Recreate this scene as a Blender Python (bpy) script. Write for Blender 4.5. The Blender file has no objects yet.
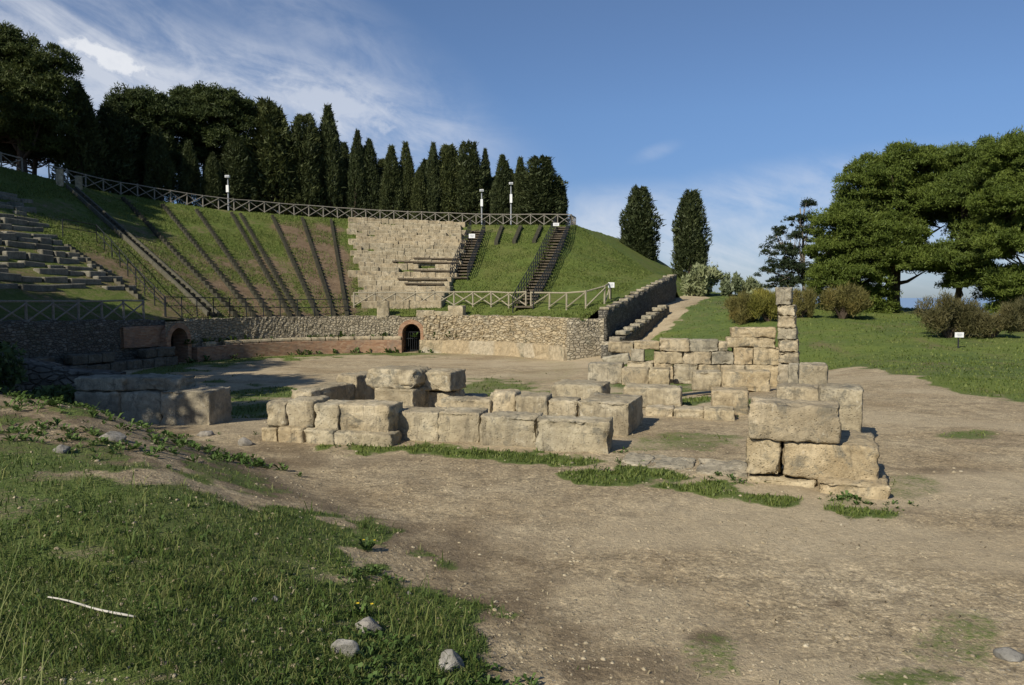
import bpy, bmesh, math, random
import numpy as np
from mathutils import Vector, Matrix

R = math.radians
sc = bpy.context.scene
COL = sc.collection
random.seed(7)
rng = np.random.default_rng(11)

# ------------------------------------------------------------------ camera frame
F, EYE, VH, CU, CV = 760.0, 2.2, 296.0, 512.0, 342.5
PITCH = math.atan((CV - VH) / F)
cp, sp = math.cos(PITCH), math.sin(PITCH)
def ray(u, v):
    a, b = (u - CU) / F, (v - CV) / F
    return Vector((a, cp - b * sp, -sp - b * cp))
def P(u, v, z=0.0):                     # point of the photo's ray at height z
    d = ray(u, v); t = (z - EYE) / d.z
    return Vector((d.x * t, d.y * t, z))
def PY(u, v, y):                        # point of the photo's ray at distance y
    d = ray(u, v); t = y / d.y
    return Vector((d.x * t, y, EYE + d.z * t))
def zat(x, y, v):                       # height over (x, y) seen on picture row v
    b = (v - CV) / F
    return EYE + y * (-sp - b * cp) / (cp - b * sp)
def upx(x, y, z):
    dy, dz = y, z - EYE
    w = dy * cp - dz * sp
    return CU + F * x / w, CV - F * (dy * sp + dz * cp) / w

# ------------------------------------------------------------------ noise
_perm = rng.permutation(4096)
_val = rng.random(4096)
def vnoise(x, y, s=0):
    x = np.asarray(x, float); y = np.asarray(y, float)
    xi = np.floor(x).astype(np.int64); yi = np.floor(y).astype(np.int64)
    fx, fy = x - xi, y - yi
    fx = fx * fx * (3 - 2 * fx); fy = fy * fy * (3 - 2 * fy)
    def h(i, j): return _val[(_perm[(i + 131 * s) & 4095] + j * 17 + s * 7) & 4095 if False else _perm[(_perm[(i + 131 * s) & 4095] + j) & 4095]]
    return (h(xi, yi) * (1 - fx) + h(xi + 1, yi) * fx) * (1 - fy) + (h(xi, yi + 1) * (1 - fx) + h(xi + 1, yi + 1) * fx) * fy
def fbm(x, y, o=4, s=0):
    t = 0; a = .5; f = 1.0; n = 0
    for k in range(o):
        t = t + a * vnoise(np.asarray(x) * f, np.asarray(y) * f, s + k); n += a; a *= .5; f *= 2.03
    return t / n
def sstep(a, b, x):
    t = np.clip((np.asarray(x, float) - a) / (b - a), 0, 1)
    return t * t * (3 - 2 * t)

def polydist(x, y, pts):
    """signed distance to a polyline (positive on its left side), arrays"""
    x = np.asarray(x, float); y = np.asarray(y, float)
    best = np.full(x.shape, 1e9); sign = np.ones(x.shape)
    for (x0, y0), (x1, y1) in zip(pts[:-1], pts[1:]):
        dx, dy = x1 - x0, y1 - y0
        t = np.clip(((x - x0) * dx + (y - y0) * dy) / (dx * dx + dy * dy), 0, 1)
        ex, ey = x - (x0 + t * dx), y - (y0 + t * dy)
        d = np.hypot(ex, ey)
        cr = dx * (y - y0) - dy * (x - x0)
        m = d < best - 1e-9
        best = np.where(m, d, best); sign = np.where(m, np.sign(cr), sign)
    return best * sign

# ------------------------------------------------------------------ the lie of the land
CX, CY = -7.0, 36.5                     # centre of the orchestra
E1 = (0.932, -0.362); E2 = (0.362, 0.932)
def qs(x, y):
    dx, dy = np.asarray(x) - CX, np.asarray(y) - CY
    return E1[0] * dx + E1[1] * dy, E2[0] * dx + E2[1] * dy
def from_qs(q, s): return CX + E1[0] * q + E2[0] * s, CY + E1[1] * q + E2[1] * s

EDGE = [(1.2, -3), (.8, 1.0), (.55, 3.0), (.25, 4.3), (-.4, 5.8), (-1.1, 7.3), (-2.4, 9.0), (-3.5, 10.3), (-5.0, 11.6), (-7.4, 12.8), (-12, 14), (-40, 16)]
HILLPATH = [tuple(P(598, 352, -.55)[:2]), tuple(P(628, 338, -.2)[:2]), tuple(PY(655, 318, 46)[:2]), tuple(PY(672, 304, 53)[:2]), tuple(PY(690, 292, 62)[:2]), (15.5, 72), (14.5, 90)]

def ground_z(x, y, fine=True):
    x = np.asarray(x, float); y = np.asarray(y, float)
    d = np.hypot(x - CX, y - CY)
    z = -1.3 * sstep(24.5, 13.5, d)
    # hill to the right and behind
    w = sstep(1.0, 10.0, x)
    hy = np.clip(y - 25, 0, 200)
    rise = .058 * np.minimum(hy, 75) * sstep(0, 9, hy)
    rise = rise - .02 * np.clip(x - 14, 0, 60) * sstep(26, 44, y) - .07 * np.clip(x - 26, 0, 60) * sstep(30, 52, y)
    z = z + w * rise
    # foreground bank
    e = polydist(x, y, EDGE)
    amp = .52 + .36 * sstep(-2.0, -6.0, x)
    z = z + amp * sstep(-.25, 2.3, e) * sstep(18, 12, y) * sstep(-40, -20, x)
    if fine:
        z = z + (.10 * (fbm(x * .45, y * .45, 3, 5) - .5) + .13 * (fbm(x * 1.5, y * 1.5, 3, 6) - .5) * sstep(5.5, 8, y)) * sstep(0, 1.5, e) * sstep(18, 12, y) + .05 * (fbm(x * .35, y * .35, 3, 9) - .5)
        near = sstep(26, 8, np.hypot(x, y))
        z = z + near * (.030 * (fbm(x * 2.6, y * 2.6, 3, 21) - .5) + .012 * (fbm(x * 11, y * 11, 2, 31) - .5))
        lawn = sstep(10.2, 12, x)
        z = z + lawn * .16 * (fbm(x * .8, y * .8, 3, 14) - .5)
    # the cliff: land falls away to the sea
    crest = 57 + 2.0 * np.sin(x * .2) - np.clip(x - 30, 0, 40) * .25
    crest = np.where(x < 22, 57 + (22 - x) * 4.0, crest)
    z = z - .30 * np.clip(y - crest, 0, 60) * sstep(0, 10, y - crest) * sstep(5, 14, x)
    far = np.hypot(x, y)
    z = z - 245 * sstep(115, 560, far)
    return z

TH = np.array([40, 70.6, 87.8, 105, 120.6, 128, 137.4, 141, 150, 180, 260.])
ZT = np.array([8.2, 8.5, 8.8, 9.2, 9.5, 9.86, 10.3, 10.7, 11.4, 12, 12.])
R0, R1 = 11.0, 34.0
def wall_z(s): return .9 + 2.9 * np.clip((np.asarray(s) - 4.5) / 21.5, 0, 1.15)
def cavea_z(x, y, fine=True):
    q, s = qs(x, y)
    rho = np.hypot(q, np.clip(s, 0, None))
    th = np.degrees(np.arctan2(np.clip(s, 0, None), q)) - 21.2
    zt = np.interp(th, TH, ZT)
    t = np.clip((rho - R0) / (R1 - R0), -.05, 1)
    z = .9 + t * (zt - .9)
    z = z - 12 * sstep(50, 75, rho)
    k = np.clip((q - .4) / 9.9, 0, 1) * sstep(11.2, 14.5, rho)
    zw = wall_z(s)
    zw = np.where(np.asarray(s) > 23, zw + (ground_z(x, y, False) - .15 - zw) * sstep(24, 31, s), zw)
    z = z * (1 - k) + zw * k
    if fine:
        z = z + .16 * (fbm(np.asarray(x) * .6, np.asarray(y) * .6, 3, 44) - .5) * sstep(11, 12.5, rho)
    return z
def cav_pt(u, v):
    """where the photo's ray meets the bank of the auditorium"""
    d = ray(u, v)
    prev = None
    y = 30.0
    while y < 90:
        x = d.x / d.y * y; z = EYE + d.z / d.y * y
        q, s = qs(x, y)
        if math.hypot(q, max(s, 0)) >= R0 and (s > 0 or q < 0):
            if z <= cavea_z(x, y, False): return Vector((x, y, float(cavea_z(x, y))))
        y += .06
    return None
def rho_pt(u, rho):
    k = (u - CU) / F
    y = 38.0; best = None
    while y < 130:
        x = k * y / 1.0
        q, s = qs(x, y)
        if s > -30 and math.hypot(q, max(s, 0)) >= rho: return Vector((x, y, float(cavea_z(x, y))))
        y += .08

# ------------------------------------------------------------------ object helpers
def tag(o, label=None, cat=None, group=None, kind=None):
    if label: o['label'] = label
    if cat: o['category'] = cat
    if group: o['group'] = group
    if kind: o['kind'] = kind
    return o
def empty(name, loc=(0, 0, 0), rz=0):
    o = bpy.data.objects.new(name, None); COL.objects.link(o)
    o.location = loc; o.rotation_euler = (0, 0, rz); o.empty_display_size = .3
    return o
def link(name, me, mat=None, parent=None):
    if mat is not None and len(me.materials) == 0: me.materials.append(mat)
    o = bpy.data.objects.new(name, me); COL.objects.link(o)
    if parent is not None: o.parent = parent
    return o
def np_mesh(name, verts, faces, smooth=False, attrs=None):
    """verts (n,3); faces (m,k) with one k"""
    me = bpy.data.meshes.new(name)
    verts = np.ascontiguousarray(verts, dtype=np.float32); faces = np.ascontiguousarray(faces, dtype=np.int32)
    m, k = faces.shape
    me.vertices.add(len(verts)); me.vertices.foreach_set('co', verts.ravel())
    me.loops.add(m * k); me.loops.foreach_set('vertex_index', faces.ravel())
    me.polygons.add(m); me.polygons.foreach_set('loop_start', np.arange(0, m * k, k, dtype=np.int32))
    if attrs:
        for an, av in attrs.items():
            a = me.attributes.new(an, 'FLOAT', 'POINT'); a.data.foreach_set('value', np.ascontiguousarray(av, dtype=np.float32))
    if smooth: me.polygons.foreach_set('use_smooth', np.ones(m, dtype=bool))
    me.update(calc_edges=True); me.validate()
    return me
class MB:
    """collects boxes, tubes and other pieces of ONE mesh"""
    def __init__(s): s.v = []; s.f = []
    def add(s, vs, fs):
        b = len(s.v); s.v += [tuple(p) for p in vs]; s.f += [tuple(i + b for i in f) for f in fs]
    def box(s, c, sx, sy, sz, rz=0.0, tilt=0.0):
        m = Matrix.Rotation(rz, 3, 'Z') @ Matrix.Rotation(tilt, 3, 'Y'); c = Vector(c)
        vs = [c + m @ Vector((x * sx / 2, y * sy / 2, z * sz / 2)) for x in (-1, 1) for y in (-1, 1) for z in (-1, 1)]
        s.add(vs, [(0, 1, 3, 2), (4, 6, 7, 5), (0, 4, 5, 1), (2, 3, 7, 6), (0, 2, 6, 4), (1, 5, 7, 3)])
    def tube(s, pts, rad, n=6):
        pts = [Vector(p) for p in pts]
        if not hasattr(rad, '__len__'): rad = [rad] * len(pts)
        vs = []; fs = []
        up = Vector((0, 0, 1))
        for i, p in enumerate(pts):
            d = (pts[min(i + 1, len(pts) - 1)] - pts[max(i - 1, 0)]).normalized()
            a = d.cross(Vector((1, 0, 0)) if abs(d.z) > .9 else up).normalized(); b = d.cross(a)
            for k in range(n):
                t = 2 * math.pi * k / n
                vs.append(p + (a * math.cos(t) + b * math.sin(t)) * rad[i])
        for i in range(len(pts) - 1):
            for k in range(n):
                fs.append((i * n + k, i * n + (k + 1) % n, (i + 1) * n + (k + 1) % n, (i + 1) * n + k))
        fs.append(tuple(range(n - 1, -1, -1))); fs.append(tuple(range((len(pts) - 1) * n, len(pts) * n)))
        s.add(vs, fs)
    def mesh(s, name, smooth=False):
        me = bpy.data.meshes.new(name); me.from_pydata(s.v, [], s.f); me.update()
        if smooth: me.polygons.foreach_set('use_smooth', np.ones(len(me.polygons), dtype=bool))
        return me
    def build(s, name, mat, parent=None, smooth=False): return link(name, s.mesh(name, smooth), mat, parent)

# ------------------------------------------------------------------ materials
class NT:
    def __init__(s, name):
        s.m = bpy.data.materials.new(name); s.m.use_nodes = True
        s.t = s.m.node_tree; s.n = s.t.nodes; s.l = s.t.links
        s.b = s.n['Principled BSDF']; s.out = s.n['Material Output']
        s.b.inputs['Roughness'].default_value = .9; s.b.inputs['Specular IOR Level'].default_value = .2
        s.geo = s.n.new('ShaderNodeNewGeometry'); s.pos = s.geo.outputs['Position']
    def noise(s, scale, detail=4, rough=.6, vec=None, dist=0):
        n = s.n.new('ShaderNodeTexNoise'); n.inputs['Scale'].default_value = scale; n.inputs['Detail'].default_value = detail
        n.inputs['Roughness'].default_value = rough; n.inputs['Distortion'].default_value = dist
        s.l.new(vec or s.pos, n.inputs['Vector']); return n.outputs['Fac']
    def vor(s, scale, vec=None, feature='F1', out='Distance', rnd=1):
        n = s.n.new('ShaderNodeTexVoronoi'); n.inputs['Scale'].default_value = scale; n.feature = feature
        n.inputs['Randomness'].default_value = rnd
        s.l.new(vec or s.pos, n.inputs['Vector']); return n.outputs[out]
    def ramp(s, fac, stops, interp='LINEAR'):
        n = s.n.new('ShaderNodeValToRGB'); r = n.color_ramp; r.interpolation = interp
        while len(r.elements) < len(stops): r.elements.new(.5)
        for e, (p, c) in zip(r.elements, stops):
            e.position = p
            e.color = (c, c, c, 1) if not hasattr(c, '__len__') else (*c, 1)
        s.l.new(fac, n.inputs['Fac']); return n.outputs['Color']
    def mix(s, fac, a, b, mode='MIX'):
        n = s.n.new('ShaderNodeMix'); n.data_type = 'RGBA'; n.blend_type = mode
        for sock, v in ((n.inputs[0], fac), (n.inputs[6], a), (n.inputs[7], b)):
            if hasattr(v, 'is_output'): s.l.new(v, sock)
            elif hasattr(v, '__len__'): sock.default_value = (*v, 1)
            else: sock.default_value = v
        return n.outputs[2]
    def math(s, op, a, b=0.0, clamp=False):
        n = s.n.new('ShaderNodeMath'); n.operation = op; n.use_clamp = clamp
        for sock, v in ((n.inputs[0], a), (n.inputs[1], b)):
            if hasattr(v, 'is_output'): s.l.new(v, sock)
            else: sock.default_value = v
        return n.outputs[0]
    def attr(s, name):
        n = s.n.new('ShaderNodeAttribute'); n.attribute_name = name; return n.outputs['Fac']
    def rnd(s): return s.n.new('ShaderNodeObjectInfo').outputs['Random']
    def scaled(s, sx, sy, sz, vec=None):
        n = s.n.new('ShaderNodeMapping'); n.inputs['Scale'].default_value = (sx, sy, sz)
        s.l.new(vec or s.pos, n.inputs['Vector']); return n.outputs['Vector']
    def bump(s, h, strength=.5, dist=.02):
        n = s.n.new('ShaderNodeBump'); n.inputs['Strength'].default_value = strength; n.inputs['Distance'].default_value = dist
        s.l.new(h, n.inputs['Height']); s.l.new(n.outputs['Normal'], s.b.inputs['Normal'])
    def color(s, c):
        if hasattr(c, 'is_output'): s.l.new(c, s.b.inputs['Base Color'])
        else: s.b.inputs['Base Color'].default_value = (*c, 1)

def stone_mat(name, lo, mid, hi, lichen=(.12, .115, .09), rz=1.0):
    t = NT(name)
    oi = t.rnd()
    off = t.n.new('ShaderNodeVectorMath'); off.operation = 'ADD'
    com = t.n.new('ShaderNodeCombineXYZ')
    t.l.new(t.math('MULTIPLY', oi, 37.0), com.inputs[0]); t.l.new(t.math('MULTIPLY', oi, 91.0), com.inputs[1])
    t.l.new(t.pos, off.inputs[0]); t.l.new(com.outputs[0], off.inputs[1]); v = off.outputs[0]
    n1 = t.noise(1.7, 6, .65, v); n2 = t.noise(9 * rz, 5, .7, v); n3 = t.noise(3.2, 8, .75, v, .6)
    c = t.ramp(n1, [(.28, lo), (.5, mid), (.72, hi)])
    c = t.mix(.75, c, t.ramp(n2, [(.25, .45), (.5, .95), (.75, 1.3)]), 'MULTIPLY')
    tint = t.ramp(oi, [(0, (.90, .89, .85)), (.35, (1.04, .98, .90)), (.7, (1.0, .99, .95)), (1, (1.12, 1.07, .99))])
    c = t.mix(1.0, c, tint, 'MULTIPLY')
    c = t.mix(t.ramp(n3, [(.52, 0.0), (.62, .75)]), c, lichen)
    c = t.mix(t.ramp(t.noise(4.2, 7, .8, v, 1.2), [(.58, 0.0), (.66, .55)]), c, (hi[0] * 1.15, hi[1] * 1.17, hi[2] * 1.2))
    c = t.mix(t.ramp(t.noise(.9, 3, .6, v), [(.50, 0.0), (.66, .45)]), c, (lo[0] * .8, lo[1] * .82, lo[2] * .85))
    c = t.mix(t.ramp(t.noise(2.0, 6, .75, t.scaled(3.2, 3.2, .45, v), .7), [(.53, 0.0), (.66, .6)]), c, (lo[0] * .55, lo[1] * .56, lo[2] * .58))
    pit = t.vor(26 * rz, v)
    c = t.mix(t.ramp(pit, [(.05, .55), (.2, 0.0)]), c, (lo[0] * .45, lo[1] * .42, lo[2] * .38))
    t.color(c)
    h = t.math('ADD', t.math('MULTIPLY', n2, .8), t.math('MULTIPLY', t.ramp(pit, [(0, 0.0), (.3, 1.0)]), .35))
    h = t.math('ADD', h, t.math('MULTIPLY', t.noise(60 * rz, 3, .6, v), .3))
    t.bump(h, 1.0, .03 / rz)
    return t.m
M = {}
M['stone'] = stone_mat('sandstone', (.23, .19, .125), (.39, .335, .232), (.51, .455, .34))
M['stone_warm'] = stone_mat('warm_sandstone', (.25, .195, .115), (.41, .34, .222), (.52, .445, .31))
M['stone_grey'] = stone_mat('grey_limestone', (.19, .168, .122), (.345, .31, .233), (.47, .43, .335))
M['stone_dark'] = stone_mat('shade_dark_stone', (.07, .064, .05), (.14, .128, .10), (.21, .195, .155))  # block stone darkened: the left wall's tree shade is in the colour
M['stone_seat'] = stone_mat('shade_grey_seat_stone', (.11, .105, .085), (.20, .19, .155), (.29, .275, .225))  # grey darkened to stand in for tree shade on the left seats
M['rock'] = stone_mat('field_rock', (.13, .125, .11), (.25, .24, .22), (.40, .39, .37), rz=2.5)

def masonry_mat(name, scale, cols, mortar, flat=(1, 1, 1.7)):
    t = NT(name)
    v = t.scaled(*flat)
    cell = t.vor(scale, v, 'F1', 'Color'); edge = t.vor(scale, v, 'DISTANCE_TO_EDGE', 'Distance')
    sep = t.n.new('ShaderNodeSeparateColor'); t.l.new(cell, sep.inputs[0])
    c = t.ramp(sep.outputs[0], [(0, cols[0]), (.5, cols[1]), (1, cols[2])])
    c = t.mix(.85, c, t.ramp(t.noise(5, 6, .7, None, .5), [(.25, .4), (.5, .95), (.75, 1.35)]), 'MULTIPLY')
    c = t.mix(t.ramp(edge, [(.015, .8), (.07, 0.0)]), c, mortar)
    c = t.mix(t.ramp(t.noise(.9, 5, .7), [(.55, 0.0), (.72, .7)]), c, (.10, .105, .07))
    t.color(c)
    t.bump(t.math('ADD', t.ramp(edge, [(0, 0.0), (.14, 1.0)]), t.math('MULTIPLY', t.noise(14, 4, .7), .6)), 1.0, .06)
    return t.m
M['rubble'] = masonry_mat('rubble_masonry', 3.9, [(.27, .23, .16), (.35, .30, .21), (.41, .36, .265)], (.21, .18, .125), (1, 1, 1.9))
M['rubble_shade'] = masonry_mat('shade_dark_rubble', 4.8, [(.12, .11, .088), (.165, .15, .118), (.225, .205, .165)], (.095, .087, .07), (1, 1, 1.9))  # dark copy of the rubble, shade of these walls put into the colour
M['ochre'] = masonry_mat('ochre_masonry', 2.7, [(.36, .285, .175), (.43, .355, .23), (.39, .335, .235)], (.30, .24, .15), (1, 1, 2.4))
M['plaster'] = masonry_mat('worn_plaster', .8, [(.38, .30, .185), (.42, .345, .225), (.38, .335, .25)], (.34, .275, .175), (1, 1, .8))
def brick_mat():
    t = NT('thin_brick')
    v = t.scaled(1, 1, 1)
    w = t.n.new('ShaderNodeTexWave'); w.wave_type = 'BANDS'; w.bands_direction = 'Z'; w.inputs['Scale'].default_value = 4.2; w.inputs['Distortion'].default_value = .6
    t.l.new(t.pos, w.inputs['Vector'])
    cell = t.vor(5, t.scaled(1, 1, 2.6), 'F1', 'Color'); sep = t.n.new('ShaderNodeSeparateColor'); t.l.new(cell, sep.inputs[0])
    c = t.ramp(sep.outputs[0], [(0, (.26, .135, .075)), (.5, (.36, .20, .11)), (1, (.40, .26, .16))])
    c = t.mix(t.ramp(w.outputs['Fac'], [(.05, .55), (.25, 0.0)]), c, (.30, .26, .20))
    c = t.mix(t.ramp(t.noise(1.1, 6, .7), [(.48, 0.0), (.7, .75)]), c, (.17, .14, .11))
    t.color(c); t.bump(t.math('ADD', w.outputs['Fac'], t.noise(12, 4)), .6, .03)
    return t.m
M['brick'] = brick_mat()

def ground_mat():
    t = NT('trodden_earth_and_grass')
    g = t.attr('grass'); o = t.attr('dark'); pale = t.attr('pale')
    n1 = t.noise(.55, 6, .6); n2 = t.noise(3.4, 6, .7, None, .4); n3 = t.noise(21, 5, .75); n4 = t.noise(70, 3, .7)
    d = t.ramp(n1, [(.3, (.295, .222, .127)), (.5, (.37, .292, .178)), (.7, (.43, .35, .225))])
    d = t.mix(.85, d, t.ramp(n2, [(.28, .50), (.5, 1.0), (.72, 1.35)]), 'MULTIPLY')
    d = t.mix(.85, d, t.ramp(n3, [(.3, .50), (.5, 1.0), (.7, 1.45)]), 'MULTIPLY')
    d = t.mix(t.ramp(t.noise(1.3, 7, .75, t.scaled(.5, 1.0, 1), 1.0), [(.54, 0.0), (.62, .5)]), d, t.mix(n3, (.15, .108, .062), (.25, .19, .115)))
    d = t.mix(.75, d, t.ramp(n4, [(.3, .65), (.5, 1.0), (.7, 1.35)]), 'MULTIPLY')
    peb = t.vor(30); d = t.mix(t.ramp(peb, [(.14, .8), (.22, 0.0)]), d, t.ramp(n3, [(.35, (.17, .14, .10)), (.6, (.46, .42, .34))]))
    for sc_, amt in ((16, .32), (48, .55)):
        cs = t.n.new('ShaderNodeSeparateColor'); t.l.new(t.vor(sc_, None, 'F1', 'Color'), cs.inputs[0])
        d = t.mix(amt, d, t.ramp(cs.outputs[0], [(0, .55), (.5, .95), (.9, 1.25), (1, 1.75)]), 'MULTIPLY')
    d = t.mix(t.math('MULTIPLY', pale, .6), d, t.mix(n3, (.40, .32, .20), (.50, .415, .28)))
    d = t.mix(o, d, t.mix(n3, (.075, .052, .03), (.15, .108, .066)))
    gc = t.ramp(n2, [(.25, (.056, .082, .022)), (.5, (.092, .128, .031)), (.75, (.14, .17, .048))])
    gc = t.mix(.6, gc, t.ramp(n3, [(.3, .55), (.5, 1.0), (.7, 1.4)]), 'MULTIPLY')
    gc = t.mix(t.ramp(n1, [(.5, 0.0), (.75, .55)]), gc, (.16, .135, .06))
    gc = t.mix(t.ramp(t.noise(.16, 5, .65, None, .8), [(.45, 0.0), (.60, .6)]), gc, t.mix(n2, (.10, .135, .022), (.17, .20, .04)))
    gc = t.mix(t.ramp(t.noise(.42, 6, .7, t.scaled(1, .5, 1)), [(.56, 0.0), (.68, .65)]), gc, (.165, .12, .07))
    th = t.math('ADD', g, t.math('ADD', t.math('MULTIPLY', t.math('SUBTRACT', n3, .5), .7), t.math('MULTIPLY', t.math('SUBTRACT', n2, .5), .6)))
    m = t.ramp(th, [(.42, 0.0), (.62, 1.0)])
    t.color(t.mix(m, d, gc))
    h = t.math('ADD', t.math('MULTIPLY', n2, .8), t.math('ADD', t.math('MULTIPLY', n3, .55), t.math('MULTIPLY', n4, .22)))
    t.bump(h, .9, .05)
    return t.m
M['ground'] = ground_mat()
def bank_mat():
    t = NT('terraced_turf')
    g = t.attr('earth')
    n1 = t.noise(.35, 5, .6); n2 = t.noise(2.2, 6, .7); n3 = t.noise(11, 5, .75)
    gc = t.ramp(n2, [(.25, (.063, .087, .018)), (.5, (.110, .148, .028)), (.75, (.158, .190, .043))])
    gc = t.mix(.6, gc, t.ramp(n3, [(.3, .5), (.5, 1.0), (.7, 1.4)]), 'MULTIPLY')
    gc = t.mix(t.ramp(n1, [(.45, 0.0), (.7, .5)]), gc, (.15, .135, .045))
    e = t.ramp(n2, [(.25, (.105, .070, .042)), (.5, (.17, .118, .072)), (.75, (.235, .175, .11))])
    e = t.mix(.6, e, t.ramp(n3, [(.3, .6), (.5, 1.0), (.7, 1.35)]), 'MULTIPLY')
    th = t.math('ADD', g, t.math('ADD', t.math('MULTIPLY', t.math('SUBTRACT', n2, .5), 1.0), t.math('MULTIPLY', t.math('SUBTRACT', n3, .5), .8)))
    t.color(t.mix(t.ramp(th, [(.38, 0.0), (.64, 1.0)]), gc, e))
    t.bump(t.math('ADD', n2, n3), .9, .12)
    return t.m
M['bank'] = bank_mat()

def leaf_mat(name, dark, mid, light, scale=1.2, transl=.25):
    t = NT(name)
    n = t.noise(scale, 4, .7); r = t.attr('tone'); oi = t.rnd()
    c = t.ramp(t.math('ADD', t.math('MULTIPLY', n, .55), t.math('MULTIPLY', r, .5)), [(.25, dark), (.52, mid), (.8, light)])
    c = t.mix(.5, c, t.ramp(oi, [(0, (.55, .62, .62)), (.5, (1.0, 1.0, 1.0)), (1, (1.28, 1.2, .95))]), 'MULTIPLY')
    t.color(c); t.b.inputs['Roughness'].default_value = .6
    tr = t.n.new('ShaderNodeBsdfTranslucent'); t.l.new(c, tr.inputs['Color'])
    mx = t.n.new('ShaderNodeMixShader'); mx.inputs[0].default_value = transl
    t.l.new(t.b.outputs[0], mx.inputs[1]); t.l.new(tr.outputs[0], mx.inputs[2]); t.l.new(mx.outputs[0], t.out.inputs['Surface'])
    return t.m
M['cypress'] = leaf_mat('cypress_foliage', (.030, .040, .017), (.062, .078, .029), (.115, .128, .048))
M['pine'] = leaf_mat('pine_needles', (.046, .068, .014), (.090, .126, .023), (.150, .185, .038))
M['pine_deep'] = leaf_mat('deep_green_pine_needles', (.026, .038, .013), (.050, .068, .020), (.085, .105, .030))  # deeper green for the pines of the left rim
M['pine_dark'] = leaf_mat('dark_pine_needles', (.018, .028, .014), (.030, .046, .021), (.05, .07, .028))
M['broom'] = leaf_mat('broom_twigs', (.085, .08, .03), (.16, .145, .045), (.26, .20, .065))
M['broom_green'] = leaf_mat('green_broom_twigs', (.09, .09, .022), (.17, .165, .036), (.29, .25, .055))
M['broom_brown'] = leaf_mat('brown_broom_twigs', (.06, .058, .026), (.115, .105, .042), (.18, .15, .062))
M['pale_leaf'] = leaf_mat('pale_shrub_leaves', (.10, .12, .06), (.20, .23, .12), (.36, .38, .24))
M['grass'] = leaf_mat('grass_blades', (.044, .074, .018), (.084, .132, .029), (.20, .205, .075), 2.0, .3)
M['turf'] = leaf_mat('turf_tufts', (.058, .086, .019), (.104, .142, .031), (.175, .20, .057), .5, .25)
M['weed'] = leaf_mat('weed_leaves', (.055, .095, .022), (.09, .15, .035), (.14, .20, .06), 6.0, .3)
M['straw'] = leaf_mat('straw_stalks', (.10, .12, .04), (.16, .18, .065), (.25, .25, .11), 3.0, .2)
M['litter'] = leaf_mat('dry_litter', (.09, .07, .04), (.20, .16, .09), (.36, .30, .19), 3.0, .1)
M['ivy'] = leaf_mat('ivy_leaves', (.04, .062, .022), (.07, .105, .034), (.12, .155, .05), 4.0, .2)
def plain(name, c, rough=.8, var=.35, scale=8, metal=0):
    t = NT(name); n = t.noise(scale, 5, .65)
    t.color(t.mix(1.0, c, t.ramp(n, [(.25, 1 - var), (.5, 1.0), (.75, 1 + var)]), 'MULTIPLY'))
    t.b.inputs['Roughness'].default_value = rough; t.b.inputs['Metallic'].default_value = metal
    t.bump(n, .3, .01); return t.m
M['bark'] = plain('bark', (.075, .055, .04), .95, .5, 7)
M['bark_pale'] = plain('pale_bark', (.20, .175, .14), .95, .4, 7)
M['fence'] = plain('weathered_pole_wood', (.22, .20, .165), .9, .35, 9)
M['fence_pale'] = plain('pale_pole_wood', (.30, .265, .19), .9, .3, 9)
M['timber'] = plain('dark_old_timber', (.105, .085, .06), .9, .45, 6)
M['step'] = plain('weathered_stair_stone', (.055, .052, .036), .95, .5, 4)
M['kerb'] = plain('pale_stair_kerb', (.10, .093, .066), .95, .4, 4)
M['iron'] = plain('dark_painted_iron', (.022, .024, .026), .55, .3, 12)
M['grey_metal'] = plain('grey_galvanised_metal', (.32, .33, .34), .5, .2, 10, .3)
M['white'] = plain('white_painted_sheet', (.78, .78, .76), .5, .06, 5)
M['ink'] = plain('grey_print', (.28, .30, .33), .7, .1, 5)
M['dark'] = plain('dark_soil', (.05, .04, .03), .95, .4, 5)
M['yellow'] = plain('yellow_petals', (.72, .52, .03), .7, .15, 30)
M['white_stick'] = plain('bleached_branch', (.46, .43, .37), .85, .2, 14)

# ------------------------------------------------------------------ ground sheet
def make_ground():
    az = np.concatenate([np.linspace(-180, -52, 60, endpoint=False), np.linspace(-52, 52, 620, endpoint=False), np.linspace(52, 180, 60, endpoint=False)])
    az = np.radians(az)
    rr = np.concatenate([np.geomspace(.4, 14, 260, endpoint=False), np.geomspace(14, 110, 230, endpoint=False), np.geomspace(110, 1500, 40)])
    A, Q = np.meshgrid(az, rr, indexing='ij')
    x = Q * np.sin(A); y = Q * np.cos(A)
    z = ground_z(x, y)
    na, nr = A.shape
    idx = np.arange(na * nr).reshape(na, nr)
    a = idx; b = np.roll(idx, -1, 0)
    faces = np.stack([a[:, :-1], a[:, 1:], b[:, 1:], b[:, :-1]], -1).reshape(-1, 4)
    # cap over the middle hole
    g, dk, pl = ground_masks(x, y)
    verts = np.stack([x, y, z], -1).reshape(-1, 3)
    c = len(verts)
    verts = np.vstack([verts, [[0, 0, float(ground_z(0., 0.))]]])
    tri = np.stack([np.full(na, c), idx[:, 0], np.roll(idx[:, 0], -1), np.roll(idx[:, 0], -1)], -1)
    me = np_mesh('ground', verts, faces, True, {'grass': np.append(g.ravel(), 1), 'dark': np.append(dk.ravel(), 0), 'pale': np.append(pl.ravel(), 0)})
    o = link('ground', me, M['ground']); tag(o, kind='structure')
    bm = bmesh.new(); bm.from_mesh(me)
    bm.verts.ensure_lookup_table()
    cv = bm.verts[c]
    for i in range(na): bm.faces.new((cv, bm.verts[int(idx[(i + 1) % na, 0])], bm.verts[int(idx[i, 0])])).smooth = True
    bm.normal_update()
    if sum(f.normal.z for f in list(bm.faces)[:200]) < 0: bmesh.ops.reverse_faces(bm, faces=bm.faces)
    bm.to_mesh(me); bm.free()

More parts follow.
